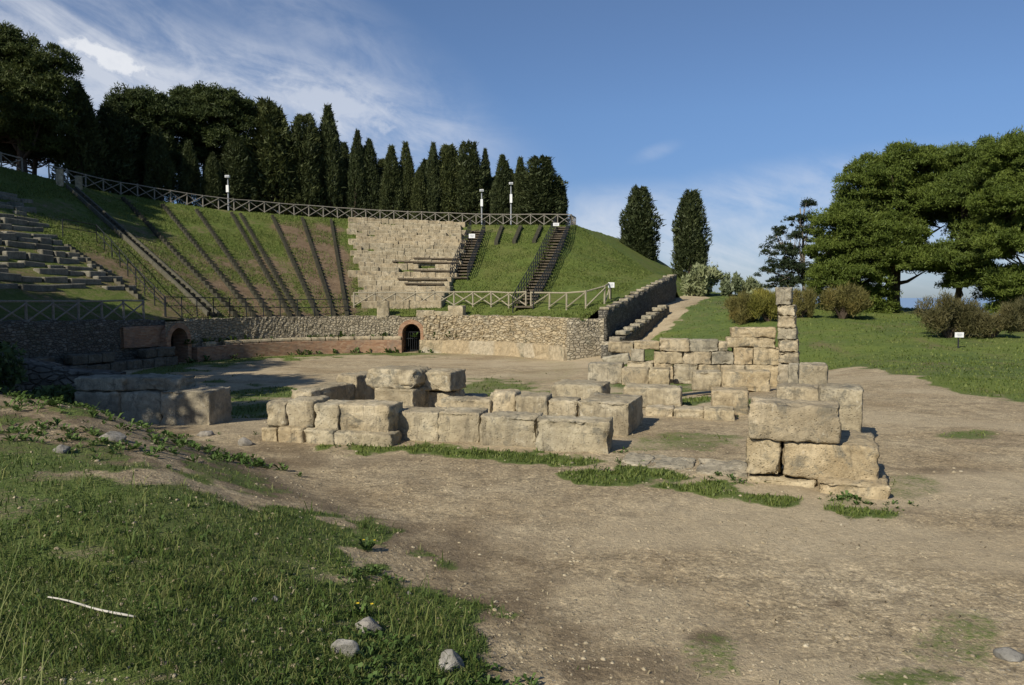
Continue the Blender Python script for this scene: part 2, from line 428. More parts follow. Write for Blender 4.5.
def blob(x, y, u, v, ru, rv, z=0.0, nz=.6, seed=3):
    """soft patch whose middle and half-sizes are read off the picture and turned into metres on the ground"""
    c = P(u, v, z); rx = abs(P(u + ru, v, z).x - c.x); a = P(u, v - rv, z).y - c.y; b = c.y - P(u, v + rv, z).y
    dx = (x - (c.x + (y - c.y) * c.x / c.y)) / rx
    dy = np.where(y > c.y, (y - c.y) / max(a, .05), (y - c.y) / max(b, .05))
    d = np.sqrt(dx * dx + dy * dy) + 1.8 * nz * (fbm(x * 2.2, y * 2.2, 4, seed) - .5)
    return sstep(1.2, .35, d)
STRIP = [tuple(P(352, 447)[:2]), tuple(P(430, 449)[:2]), tuple(P(500, 455)[:2]), tuple(P(575, 467)[:2]), tuple(P(650, 482)[:2]), tuple(P(745, 497)[:2]), tuple(P(800, 501)[:2]), tuple(P(860, 512)[:2])]
LAWN = [tuple(P(u, v, z)[:2]) for u, v, z in ((1240, 470, 0), (1024, 412, 0), (930, 383, .0), (860, 363, .0), (795, 357, .0), (770, 352, .0))] 
def ground_masks(x, y):
    e = polydist(x, y, EDGE)
    n = fbm(x * .9, y * .9, 4, 61); n2 = fbm(x * 2.5, y * 2.5, 3, 71)
    d = np.hypot(x, y)
    g = np.zeros_like(x)
    # grass on the near bank; its far part is bare earth
    lim = 7.6 + 1.0 * (n - .5) * 3 + .35 * x
    bankg = sstep(-.1, .9, e + (n2 - .5) * 1.6) * sstep(lim + 1.3, lim - .7, y)
    bankg *= .60 + .7 * sstep(.30, .55, n2)
    g = np.maximum(g, np.clip(bankg, 0, 1))
    bare = sstep(0, 1.0, e) * sstep(lim - .6, lim + .8, y) * sstep(17, 14, y)
    g = np.maximum(g, .6 * bare * sstep(.42, .62, n2))
    # strip along the foot of the stage wall
    sd = np.abs(polydist(x, y, STRIP)); 
    g = np.maximum(g, sstep(.66, .02, sd + (n2 - .5) * 1.3 + .22 * sstep(2.2, 3.6, x)) * .9)
    # inside the stage building
    for (u, v, ru, rv, k) in ((690, 441, 85, 15, .55), (655, 392, 22, 6, .85), (702, 394, 30, 7, .9), (775, 402, 20, 8, .8), (625, 392, 14, 9, .8), (675, 379, 14, 5, .9), (690, 397, 70, 10, .85), (745, 402, 40, 10, .7), (905, 490, 48, 28, .50), (850, 501, 60, 10, .52), (650, 447, 45, 9, .5),
                              (975, 436, 55, 7, .6), (960, 640, 90, 45, .5), (715, 655, 45, 30, .5), (905, 680, 70, 14, .6), (625, 190+200, 30, 10, .8), (700, 620, 25, 12, .3), (600, 500, 40, 7, .3)):
        g = np.maximum(g, k * blob(x, y, u, v, ru, rv))
    # orchestra
    dc = np.hypot(x - CX, y - CY)
    orch = sstep(13.2, 11.5, dc)
    ring = sstep(6.5, 9.0, dc + (n - .5) * 6) * sstep(11, 10.2, dc) * (.55 + .45 * sstep(-2, -9, x))
    g = np.maximum(g, ring * .75)
    mid = sstep(22, 16, dc) * sstep(-30, -26, -y)
    g = np.maximum(g, mid * (.50 + .75 * (n - .42)))
    g = np.maximum(g, .62 * blob(x, y, 490, 380, 75, 12, -1.0)); g = np.maximum(g, .6 * blob(x, y, 210, 395, 60, 16, -.8))
    # lawn on the right
    ld = -polydist(x, y, LAWN)
    lawn = sstep(-.3, .7, ld + (n - .5) * 2.2) * sstep(5.0, 9.0, x) 
    lawn = lawn * (.80 + .35 * (n2 - .3))
    hp = np.abs(polydist(x, y, HILLPATH)); wid = 1.0 + .5 * (n - .5)
    hill = sstep(24, 30, y) * sstep(2, 5, x)
    lawn = np.maximum(lawn, hill * .85)
    lawn *= sstep(wid - .2, wid + .9, hp + (n2 - .5) * .9)
    g = np.maximum(g, lawn)
    g = np.where((d > 70) & (x < 5), .9, g)
    # darker patches and soil; the orchestra-side hollow has its shade painted in
    dk = np.zeros_like(x)
    for (u, v, ru, rv, k) in ((500, 382, 60, 9, .45), (837, 601, 26, 8, .9), (708, 640, 18, 8, .85), (905, 510, 40, 6, .35), (840, 490, 40, 8, .3), (960, 470, 60, 5, .3)):
        dk = np.maximum(dk, k * blob(x, y, u, v, ru, rv, 0, 1.2, 8))
    dk = np.maximum(dk, .75 * sstep(.42, .66, .6 * n + .4 * n2) * sstep(-2.2, .2, e) * sstep(18, 12, y))
    dk = np.maximum(dk, bare * (.25 + .6 * sstep(.38, .6, n2)))
    pl = sstep(.47, .68, fbm(x * .32 + 4, y * .8, 4, 91)) * sstep(0, -1.5, e)
    pl = np.maximum(pl, sstep(1.4, .4, hp) * .8)
    return np.clip(g, 0, 1), np.clip(dk, 0, 1), np.clip(pl, 0, 1)
make_ground()

# ------------------------------------------------------------------ sea
me = np_mesh('sea', np.array([[-90000, -90000, -228], [90000, -90000, -228], [90000, 90000, -228], [-90000, 90000, -228.]]), np.array([[0, 1, 2, 3]]))
t = NT('hazy_sea_water'); t.color((.22, .32, .46)); t.b.inputs['Roughness'].default_value = .45; t.b.inputs['Specular IOR Level'].default_value = .5  # water colour lightened towards the sky, standing in for haze
tag(link('sea', me, t.m), kind='structure')

# ------------------------------------------------------------------ auditorium bank
STAIRS = [((71, 189), (213, 317)), ((122, 199), (236, 318)), ((162, 206), (254, 318)), ((196, 211), (270, 318)), ((231, 214), (290, 318)), ((240, 215), (299, 318)),
          ((272, 217), (317, 318)), ((302, 219), (334, 318)), ((331, 221), (347, 318))]
def make_bank():
    rhos = np.concatenate([np.concatenate([[R0 + .22], np.linspace(R0 + .25, R1 + 1.2, 120)]), np.linspace(R1 + 1.7, 52, 24), np.linspace(54, 80, 10)])
    rows = []
    for r in rhos:
        c = min(1.0, (7.9 + 1.4 * min(max((r - 11.2) / 1.6, 0), 1) + .9 * min(max((r - 12.8) / 15, 0), 1)) / r)
        a = np.linspace(math.acos(c), math.pi, 260)
        q = r * np.cos(a); s = r * np.sin(a)
        s2 = np.linspace(-.4, -34, 60)
        q = np.concatenate([q, np.full(60, -r)]); s = np.concatenate([s, s2])
        rows.append(np.stack([*from_qs(q, s)], -1))
    xy = np.array(rows); x, y = xy[..., 0], xy[..., 1]
    z = cavea_z(x, y); z[0] -= .05 + .85 * sstep(.5, 2.5, qs(x[0], y[0])[0])
    nr, na = x.shape
    # earth / turf
    q, s = qs(x, y); th = np.degrees(np.arctan2(np.clip(s, 0, None), q)) - 21.2
    rho = np.hypot(q, np.clip(s, 0, None)); t = (rho - R0) / (R1 - R0)
    n = fbm(x * .5, y * .5, 4, 77)
    e = .28 + .55 * (n - .5) + .20 * sstep(.75, .25, t)
    e = e + .42 * sstep(103, 106, th) * sstep(116.5, 114, th) * sstep(1.05, .8, t)       # the two worn wedges beside the stone seats
    e = e + .12 * sstep(117, 119, th) * sstep(160, 150, th) * sstep(.8, .35, t)
    e = e - .35 * sstep(101, 97, th) + .35 * sstep(97, 94, th) * sstep(70, 74, th) * sstep(.78, .86, t) * sstep(1.0, .97, t)
    e = np.where((rho > R1 + 2) & (th > 74), .75, e)
    idx = np.arange(nr * na).reshape(nr, na)
    f = np.stack([idx[:-1, :-1], idx[1:, :-1], idx[1:, 1:], idx[:-1, 1:]], -1).reshape(-1, 4)
    me = np_mesh('hillside', np.stack([x, y, z], -1).reshape(-1, 3), f, True, {'earth': np.clip(e, 0, 1).ravel()})
    if me.polygons[0].normal.z < 0: me.flip_normals()
    tag(link('hillside', me, M['bank']), kind='structure')
make_bank()

# ------------------------------------------------------------------ blades and tufts
def blades(name, x, y, z, h, w, mat, lean=.5, seg=2):
    n = len(x); a = rng.random(n) * 2 * np.pi; la = rng.random(n) * 2 * np.pi; ll = h * lean * (.3 + rng.random(n))
    dx, dy = np.cos(a) * w / 2, np.sin(a) * w / 2
    p0 = np.stack([x - dx, y - dy, z - .01], -1); p1 = np.stack([x + dx, y + dy, z - .01], -1)
    mx, my = x + np.cos(la) * ll * .35, y + np.sin(la) * ll * .35
    p2 = np.stack([mx + dx * .75, my + dy * .75, z + h * .6], -1); p3 = np.stack([mx - dx * .75, my - dy * .75, z + h * .6], -1)
    p4 = np.stack([x + np.cos(la) * ll, y + np.sin(la) * ll, z + h * (1 - .25 * rng.random(n) * lean)], -1)
    tone = np.repeat(rng.random(n), 5)
    v = np.stack([p0, p1, p2, p3, p4], 1).reshape(-1, 3); b = np.arange(n)[:, None] * 5
    tri = np.concatenate([b + [0, 1, 2], b + [0, 2, 3], b + [3, 2, 4]])
    return link(name, np_mesh(name, v, tri, False, {'tone': tone}), mat)
def sample_view(n, d0, d1, a0=-40, a1=40):
    d = 1 / (1 / d1 + rng.random(n) * (1 / d0 - 1 / d1)); a = np.radians(a0 + rng.random(n) * (a1 - a0))
    return d * np.sin(a), d * np.cos(a)
def keep_grass(x, y, lo=.35, hi=.8):
    g, _, _ = ground_masks(x, y)
    k = rng.random(len(x)) < sstep(lo, hi, g + .35 * (fbm(x * 4, y * 4, 3, 55) - .5))
    return x[k], y[k]
x1, y1 = keep_grass(*sample_view(330000, 1.6, 11, -42, 20), .34, 1.1); z1 = ground_z(x1, y1)
e1 = polydist(x1, y1, EDGE); k = e1 > -.6; x1, y1, z1 = x1[k], y1[k], z1[k]
cl = fbm(x1 * 1.5, y1 * 1.5, 3, 12); dd = np.hypot(x1, y1)
k = (rng.random(len(x1)) < .05 * sstep(.4, .65, fbm(x1 * 2.2, y1 * 2.2, 3, 17)) + .004)
tag(blades('tall_grass_blades', x1[k], y1[k], z1[k], .06 + .13 * rng.random(k.sum()) ** 2, .003 + .0010 * dd[k], M['grass'], .8), 'taller loose grass blades and dry stems standing out of the short turf', 'grass', kind='stuff')
o = blades('grass', x1, y1, z1, (.014 + .050 * rng.random(len(x1)) ** 1.7) * (.40 + 1.2 * cl), .0022 + .0008 * dd, M['grass'], .9)
tag(o, 'short dense green grass covering the near bank', 'grass', kind='stuff')
x1, y1 = keep_grass(*sample_view(380000, 7, 75, -18, 44), .52, 1.45); k = (np.hypot(x1 - CX, y1 - CY) > 10.6) & (polydist(x1, y1, EDGE) < -.2); x1, y1 = x1[k], y1[k]
dd = np.hypot(x1, y1)
o = blades('lawn_grass', x1, y1, ground_z(x1, y1), (.025 + .06 * rng.random(len(x1)) ** 1.5) * (.75 + .016 * dd), .004 + .0012 * dd, M['turf'], .8)
tag(o, 'green turf on the slope at the right and along the stage ruin', 'grass', kind='stuff')
x1, y1 = keep_grass(*sample_view(60000, 10, 48, -30, 5), .45, .9); k = np.hypot(x1 - CX, y1 - CY) < 20; x1, y1 = x1[k], y1[k]
tag(blades('orchestra_grass', x1, y1, ground_z(x1, y1), .04 + .07 * rng.random(len(x1)), .04 + 0 * x1, M['turf'], .8), 'thin olive grass growing on the orchestra floor', 'grass', kind='stuff')
n = 230000
rr = np.sqrt(R0 ** 2 + rng.random(n) * ((R1 + 1) ** 2 - R0 ** 2)); aa = np.radians(10 + rng.random(n) * 170)
q_ = rr * np.cos(aa); s_ = rr * np.sin(aa); k = q_ < 9.1; x1, y1 = from_qs(q_[k], s_[k])
k = fbm(x1 * .5, y1 * .5, 4, 77) + .25 * rng.random(len(x1)) < .68; x1, y1 = x1[k], y1[k]
tag(blades('bank_grass', x1, y1, cavea_z(x1, y1), .04 + .09 * rng.random(len(x1)), .03 + .03 * rng.random(len(x1)), M['turf'], .8), 'tufts of grass over the terraces of the auditorium', 'grass', kind='stuff')

# pebbles and small stones lying about
def scatter_stones(name, x, y, r, mat, sink=.3):
    base = np.array([[1, 0, 0], [-1, 0, 0], [0, 1, 0], [0, -1, 0], [0, 0, 1], [0, 0, -1], [.6, .6, .5], [-.6, .6, .45], [.6, -.6, .45], [-.6, -.6, .5]], float)
    bm = bmesh.new()
    for p in base[:6]: bm.verts.new(p)
    bm.verts.ensure_lookup_table()
    bmesh.ops.convex_hull(bm, input=bm.verts); bm.verts.ensure_lookup_table()
    bmesh.ops.subdivide_edges(bm, edges=bm.edges, cuts=1, use_grid_fill=True)
    bmesh.ops.triangulate(bm, faces=bm.faces)
    for v in bm.verts: v.co = v.co.normalized()
    bm.verts.index_update()
    bv = np.array([v.co[:] for v in bm.verts]); bf = np.array([[v.index for v in f.verts] for f in bm.faces]); bm.free()
    n = len(x); j = 1 + .5 * (rng.random((n, len(bv), 1)) - .5)
    sc3 = np.stack([r * (.8 + .7 * rng.random(n)), r * (.8 + .5 * rng.random(n)), r * (.45 + .4 * rng.random(n))], -1)[:, None, :]
    v = bv[None] * j * sc3
    a = rng.random(n) * 6.28; ca, sa = np.cos(a)[:, None], np.sin(a)[:, None]
    v = np.stack([v[..., 0] * ca - v[..., 1] * sa, v[..., 0] * sa + v[..., 1] * ca, v[..., 2]], -1)
    v += np.stack([x, y, ground_z(x, y) + r * (.45 - sink)], -1)[:, None, :]
    f = bf[None] + (np.arange(n) * len(bv))[:, None, None]
    return link(name, np_mesh(name, v.reshape(-1, 3), f.reshape(-1, 3), False), mat)
x1, y1 = sample_view(16000, 2.2, 20, -38, 38); rr = (.004 + .016 * rng.random(len(x1)) ** 6) * (.6 + .06 * np.hypot(x1, y1))
tag(scatter_stones('gravel', x1, y1, rr, M['stone'], .5), 'small loose stones and gravel strewn over the bare earth', 'gravel', kind='stuff')

x1, y1 = sample_view(4200, 2.0, 16, -40, 38); k = rng.random(len(x1)) < .25 + .75 * sstep(.45, .6, fbm(x1 * .8, y1 * .8, 3, 83)); x1, y1 = x1[k], y1[k]
tag(blades('litter', x1, y1, ground_z(x1, y1) + .012, .006 + .01 * rng.random(len(x1)), .004 + .010 * rng.random(len(x1)), M['litter'], 4.0), 'dry stalks and leaf litter strewn over the bare earth', 'litter', kind='stuff')
# low weeds (rosettes and leafy clumps) as one ground cover
def rosettes(name, x, y, zf, size, nl, mat, up=.5):
    V = []; Fc = []; T = []
    for i in range(len(x)):
        z0 = float(zf(x[i], y[i])); k = int(nl[i])
        for j in range(k):
            a = random.random() * 6.283; L = size[i] * (.5 + .7 * random.random()); el = up * (.2 + random.random())
            w = L * (.14 + .12 * random.random()); ox, oy = (random.random() - .5) * size[i] * .7, (random.random() - .5) * size[i] * .7
            d = Vector((math.cos(a), math.sin(a), 0)); s = Vector((-d.y, d.x, 0)); o_ = Vector((x[i] + ox, y[i] + oy, z0))
            p = [o_, o_ + d * L * .5 + Vector((0, 0, L * el * .8)) + s * w, o_ + d * L * (1 - .2 * el) + Vector((0, 0, L * el * .85)), o_ + d * L * .5 + Vector((0, 0, L * el * .8)) - s * w]
            b = len(V); V += [q[:] for q in p]; Fc.append((b, b + 1, b + 2, b + 3)); T += [random.random()] * 4
    return link(name, np_mesh(name, np.array(V), np.array(Fc), False, {'tone': np.array(T)}), mat)
xs, ys, ss = [], [], []
def weedpatch(u, v, z, spread, n, size):
    c = P(u, v, z)
    for _ in range(int(n * 1.9)):
        xs.append(c.x + random.gauss(0, spread * 1.1)); ys.append(c.y + random.gauss(0, spread * .8)); ss.append(size * .72 * (.45 + .9 * random.random()))
for a in ((30, 437, .75, .30, 26, .10), (75, 432, .8, .3, 16, .09), (125, 455, .6, .35, 16, .10), (150, 425, .7, .4, 18, .10), (190, 435, .45, .35, 20, .10), (235, 452, .25, .3, 26, .11),
          (60, 405, .8, .5, 24, .11), (85, 412, .8, .5, 14, .12), (20, 395, .8, .5, 20, .13), (170, 415, .4, .4, 12, .1), (370, 545, .4, .10, 16, .06), (385, 608, .45, .12, 26, .06), (430, 640, .45, .22, 46, .065), (480, 630, .4, .16, 24, .06),
          (385, 665, .5, .2, 34, .065), (250, 600, .55, .4, 30, .05), (60, 560, .65, .5, 30, .05), (150, 520, .65, .5, 26, .05), (300, 560, .5, .3, 24, .05), (535, 655, .3, .15, 16, .05), (330, 660, .5, .2, 24, .05),
          (300, 440, 0, .12, 8, .06), (350, 445, 0, .15, 9, .06), (640, 463, 0, .12, 8, .05), (712, 476, 0, .12, 7, .05), (622, 452, 0, .1, 7, .06), (660, 412, 0, .2, 8, .07), (735, 417, 0, .2, 8, .07), (775, 400, 0, .2, 8, .07), (890, 505, 0, .15, 8, .06), (480, 452, 0, .2, 10, .07), (600, 470, 0, .25, 10, .06), (740, 484, 0, .12, 8, .07), (845, 500, 0, .12, 10, .08)):
    weedpatch(*a)
o = rosettes('weeds', xs, ys, ground_z, ss, [random.randint(6, 11) for _ in xs], M['weed'], .9)
tag(o, 'leafy green weeds scattered in clumps over the near earth bank', 'weeds', kind='stuff')
x1, y1 = [], []
for i in range(60):
    a = R(-13 + 0); th = random.uniform(70, 165); r = random.choice((10.25, 10.8)); x1.append(CX + r * math.cos(R(th)) * .99); y1.append(CY + r * math.sin(R(th)) * .99)
def wall_weed_z(x, y): return float(ground_z(x, y)) if math.hypot(x - CX, y - CY) < 10.4 else -.35
tag(rosettes('wall_weeds', x1, y1, wall_weed_z, [random.uniform(.18, .38) for _ in x1], [9] * len(x1), M['weed'], 1.1), 'weeds rooted along the foot and ledge of the podium wall', 'weeds', kind='stuff')

# ------------------------------------------------------------------ squared blocks
def block_mesh(name, L, D, H, seed=0, rough=.018, rnd=.045, n=None, chip=1.0):
    n = n or 9
    dims = (L, D, H); r = min(rnd * .62, min(dims) * .3)
    cuts = [max(4, min(34, int(d / .05) + 4)) for d in dims]
    V = {}; vs = []; fs = []
    def vid(p):
        k = tuple(round(c, 5) for c in p)
        if k not in V: V[k] = len(vs); vs.append(p)
        return V[k]
    grids = [np.concatenate([[-1], np.linspace(-1 + 2 * r / d * .9, 1 - 2 * r / d * .9, c), [1]]) for d, c in zip(dims, cuts)]
    for ax in range(3):
        o = [k for k in range(3) if k != ax]
        ga, gb = grids[o[0]], grids[o[1]]
        for sgn in (-1, 1):
            for i in range(len(ga) - 1):
                for j in range(len(gb) - 1):
                    q = []
                    for (aa, bb) in ((ga[i], gb[j]), (ga[i + 1], gb[j]), (ga[i + 1], gb[j + 1]), (ga[i], gb[j + 1])):
                        p = [0, 0, 0]; p[ax] = sgn; p[o[0]] = aa; p[o[1]] = bb; q.append(vid(tuple(p)))
                    flip = (sgn > 0) == (ax == 1)
                    fs.append(q[::-1] if flip else q)
    v = np.array(vs, float) * np.array(dims) / 2
    half = np.array(dims) / 2 - r
    inner = np.clip(v, -half, half); dlt = v - inner; ln = np.linalg.norm(dlt, axis=1, keepdims=True); ln[ln < 1e-9] = 1
    v = inner + dlt / ln * r
    nrm = dlt / ln
    s = seed * 3.7
    def n3(f, k): return fbm(v[:, 0] * f + s + v[:, 2] * f * .7, v[:, 1] * f - s + v[:, 2] * f * .9, 3, k) - .5
    # worn corners: bites where low-frequency noise is high near the edges
    edge = (np.abs(v) > np.array(dims) / 2 - .10).sum(1)
    bite = np.clip(fbm(v[:, 0] * 4 + s, v[:, 1] * 4 + v[:, 2] * 5, 2, 3) - .52, 0, 1) * .13 * chip * (edge >= 2)
    amt = n3(2.2, 1) * rough * 1.5 + n3(9., 2) * rough * 1.5 + n3(24., 4) * rough * .8
    amt = amt + (edge >= 2) * (fbm(v[:, 0] * 16 + s + v[:, 2] * 13, v[:, 1] * 16 - v[:, 2] * 9, 3, 8) - .55) * .05 * chip
    v = v + nrm * amt[:, None] - nrm * bite[:, None]
    v[:, 2] += H / 2
    me = np_mesh(name, v, np.array(fs), True)
    return me
BLK = 'ashlar blocks of the stage ruin'
_bseed = [0]
def block(label, uL, uR, vB, vT, zb=0.0, yaw=-13, D=.55, mat='stone', rough=.018, rnd=.05, name='ashlar_block', group=BLK, sink=.0, grow=1.03, dz=0, chip=1.0, tilt=0):
    """front face between picture columns uL and uR, its lower left corner on row vB at height zb, its upper left corner on row vT"""
    _bseed[0] += 1
    a = R(yaw); p = P(uL, vB, zb)
    d = Vector((math.cos(a), math.sin(a), 0))
    k = (uR - CU) / F; 
    # p.x + L dx = k (p.y + L dy) * (depth along the axis ~ y cp + (EYE-z) sp)
    kk = ray(uR, vB + (uR - uL) * .0); k = kk.x / kk.y
    L = (k * p.y - p.x) / (d.x - k * d.y)
    zt = zat(p.x, p.y, vT); H = zt - zb
    L *= grow
    me = block_mesh(name, L, D, H + sink, _bseed[0], rough, rnd, chip=chip)
    c = p + d * (L / 2) + Vector((-d.y, d.x, 0)) * (D / 2)
    o = link(name, me, M[mat]); o.location = (c.x, c.y, zb - sink + dz); o.rotation_euler = (0, R(tilt), a)
    tag(o, label, 'stone block', group)
    return o, L, H
def block_at(label, x, y, z, L, D, H, yaw, mat='stone', rough=.018, rnd=.05, name='ashlar_block', group=BLK, cat='stone block', tilt=0, chip=1.0):
    _bseed[0] += 1
    o = link(name, block_mesh(name, L, D, H, _bseed[0], rough, rnd, chip=chip), M[mat]); o.location = (x, y, z); o.rotation_euler = (0, R(tilt), R(yaw))
    return tag(o, label, cat, group)

Y1 = -12.5
# footing
block('small rounded footing stone at the far left end of the front wall', 260, 277, 441, 427, 0, Y1, .45, sink=.12, rnd=.07, mat='stone_warm')
block('worn footing stone, second from the left under the front wall', 277, 302, 442, 427, 0, Y1, .45, sink=.12, rnd=.07, mat='stone_warm')
block('third footing stone under the left part of the front wall', 302, 333, 443, 429, 0, Y1, .45, sink=.12, rnd=.06)
block('long low footing stone half sunk in earth under the widest left block', 333, 390, 444, 432, 0, Y1, .45, sink=.12, rnd=.06)
# front row, left to right
block('narrow leaning block at the left end of the front wall', 266, 286, 427, 402, .20, Y1, .5, rnd=.07)
block('squarish block second from the left end of the front wall', 286, 313, 428, 400, .19, Y1, .6, rnd=.06, mat='stone')
block('squarish block with a vertical joint, third from the left in the front wall', 313.5, 338, 430, 404, .175, Y1, .6)
block('long pitted block beside the dark vertical gap in the front wall', 338.5, 388, 434, 404.5, .12, Y1, .62, mat='stone')
block('block just right of the dark gap in the front wall', 392, 437, 438, 411, 0.02, Y1, .6, sink=.12)
block('front wall block standing in the grass, third from its right end', 437.5, 478.5, 441, 412, 0, Y1, .6, sink=.12)
block('front wall block standing in the grass, next to the long end block', 479, 535, 445, 416, 0, Y1, .6, sink=.12)
block('long block with a shaded end closing the front wall on the right', 535, 607, 450, 419.5, 0, Y1 - 1, .52, sink=.12, mat='stone', rnd=.03)
# second row behind
block('low wide block behind the front wall, its top barely rising above it', 440, 489, 419, 399, 0, Y1, .55, sink=.1)
block('tall worn block with rounded shoulders behind the front wall', 488.5, 515, 420, 392, 0, Y1, .5, sink=.1, rnd=.08)
block('squarish block behind the front wall between the rounded and the narrow ones', 515, 547, 424, 396, 0, Y1, .6, sink=.1)
block('narrow block tucked against the large block behind the front wall', 547.5, 576, 425, 400, 0, Y1, .55, sink=.1)
block('largest block behind the front wall, its right end in deep shade', 577, 627, 432.5, 401, .0, Y1 - 8, 1.25, sink=.1, rnd=.03)
block('broad flat-topped block behind the largest shaded-end block', 550, 600, 412, 384, -.1, Y1 - 6, .95, sink=.1)
# row running away on the left, shaded side towards the viewer
p = P(291, 412, 0.0)
ang = 69
dv = Vector((math.cos(R(ang)), math.sin(R(ang)), 0)); sv = Vector((math.sin(R(ang)), -math.cos(R(ang)), 0))
c = p + sv * .22 + dv * .75
block_at('long block with a shaded flank behind the left end of the front wall', c.x, c.y, -.1, 1.5, .48, .53, ang, rnd=.06)
c = p + sv * .24 + dv * 2.02
block_at('slightly taller shaded block continuing the row behind the left front wall', c.x, c.y, -.1, 1.0, .5, .66, ang, rnd=.07)
# the two-course pier
block('lower left course of the tall broken pier behind the front wall', 374, 412, 411, 388.5, -.02, Y1 - 6, .9, sink=.1, rnd=.05)
block('broken upper left course with a sloping shoulder on the tall pier', 364, 413, 388.5, 369, 0.40, Y1 - 6, .95, rnd=.12, chip=2)
block('lower right course of the tall pier, half hidden by its neighbour', 419, 449, 409, 391, -.05, Y1 - 6, .8, sink=.1)
block('upper right course of the tall pier with a shaded right end', 418, 450, 391, 371, 0.33, Y1 - 6, .8, rnd=.06)
block('thin slab lying right of the tall pier', 453, 481, 402, 396, 0.0, Y1, .6, sink=.2, mat='stone_grey')

# right hand stack near the path
Y2 = -22
block('left footing slab under the near right stack', 747, 813, 483, 477, .0, Y2, .7, sink=.14, rnd=.03, mat='stone_warm')
block('chipped footing slab jutting out at the right under the near right stack', 817, 888, 494, 481, -.0, Y2, .75, sink=.15, rnd=.04, mat='stone_warm')
block('squarish lower block at the left of the near right stack', 744.5, 779, 474, 437.5, .10, Y2, .75, mat='stone_warm', rnd=.04)
block('massive long lower block of the near right stack', 781, 876, 477, 441, .10, Y2, 1.05, mat='stone_warm', rnd=.06)
block('large upper slab bridging both lower blocks of the near right stack', 748.5, 837, 439, 403, .53, Y2 + 1.5, .62, rnd=.035, mat='stone')
block('big pale block standing behind the right shoulder of the near stack', 818, 861, 436, 388, .12, Y2, .8, rnd=.05, mat='stone')
block('greyish block lying behind the upper slab of the near stack', 775, 818, 424, 386, .05, Y2, .6, rnd=.05)
block('pale upright block in the row between the near stack and the pillar', 798, 826, 415, 365, 0, Y2, .75, mat='stone', sink=.1)
block('thin grey upright slab standing at the foot of the pillar', 787, 797.5, 406, 364, 0, Y2, .25, mat='stone_grey', rnd=.02, sink=.1)
# flat paving slabs in the grass
block('small flat paving slab flush with the grass beside the long end block', 617, 645, 465.5, 463, 0.0, Y2, .75, mat='stone_grey', rnd=.015, sink=.06, name='paving_slab', group='paving slabs between the ruins')
block('middle flat paving slab flush with the grass', 648, 692, 469, 466.5, 0.0, Y2 + 6, .75, mat='stone_grey', rnd=.015, sink=.06, name='paving_slab', group='paving slabs between the ruins')
block('largest flat paving slab touching the near right stack', 695, 746, 475, 471.5, 0.0, Y2 + 5, .85, mat='stone_grey', rnd=.015, sink=.06, name='paving_slab', group='paving slabs between the ruins')
# blocks between
block('long rounded loose block lying in the grass in the middle of the ruin', 623, 680, 406, 387, 0.0, -13, .75, rnd=.09, sink=.05, mat='stone')
block('squarish loose block lying in the grass left of the near right stack', 711, 747.5, 413, 390.5, 0.02, -15, .75, rnd=.06, sink=.05, mat='stone_warm')
block('low slab under the left end of the loose rounded block', 645, 673, 416, 407.5, 0.0, -14, .5, sink=.1)
block('low slab between the loose rounded block and the squarish one', 673.5, 703, 417.5, 408.5, 0.0, -14, .5, sink=.1)
block('low slab under the squarish loose block', 703.5, 734, 420, 409, 0.0, -14, .5, sink=.1, mat='stone_warm')
# the cross wall in the middle
def wblock(label, uL, uR, vB, vT, p0, yaw, D, off=0.0, **kw):
    """like block(), its face standing in one upright plane through p0"""
    a = R(yaw); nx, ny = math.sin(a), -math.cos(a)
    d = ray(uL, vB); t = ((p0[0] + nx * off) * nx + (p0[1] + ny * off) * ny) / (d.x * nx + d.y * ny)
    return block(label, uL, uR, vB, vT, EYE + d.z * t, yaw, D, **kw)
CW0 = (5.3, 21.0)
YD = -12
block('left end block of the low row in front of the cross wall', 587.5, 621, 380, 363.5, -.15, YD, .85, sink=.1, mat='stone_grey')
block('darker middle block of the left low row in front of the cross wall', 621.5, 648, 382, 368.5, -.15, YD, .7, sink=.1)
block('block with a shaded end in the left low row before the grassy gap', 648.5, 669, 383.5, 369.5, -.12, YD, .75, sink=.1, mat='stone_warm')
block('block right of the grassy gap in the low row before the cross wall', 692, 721, 386.5, 371.5, -.08, YD, .6, sink=.1)
block('long block at the right of the low row before the cross wall', 722, 769, 387.5, 371, -.06, YD, .6, sink=.1, mat='stone_warm')
block('slanting broken slab leaning on the left part of the cross wall', 604, 630, 366, 355, 0.0, YD, .5, tilt=-12, mat='stone_grey', rnd=.06)
YC = -11
zc0 = -.20
def crs(vL): return vL
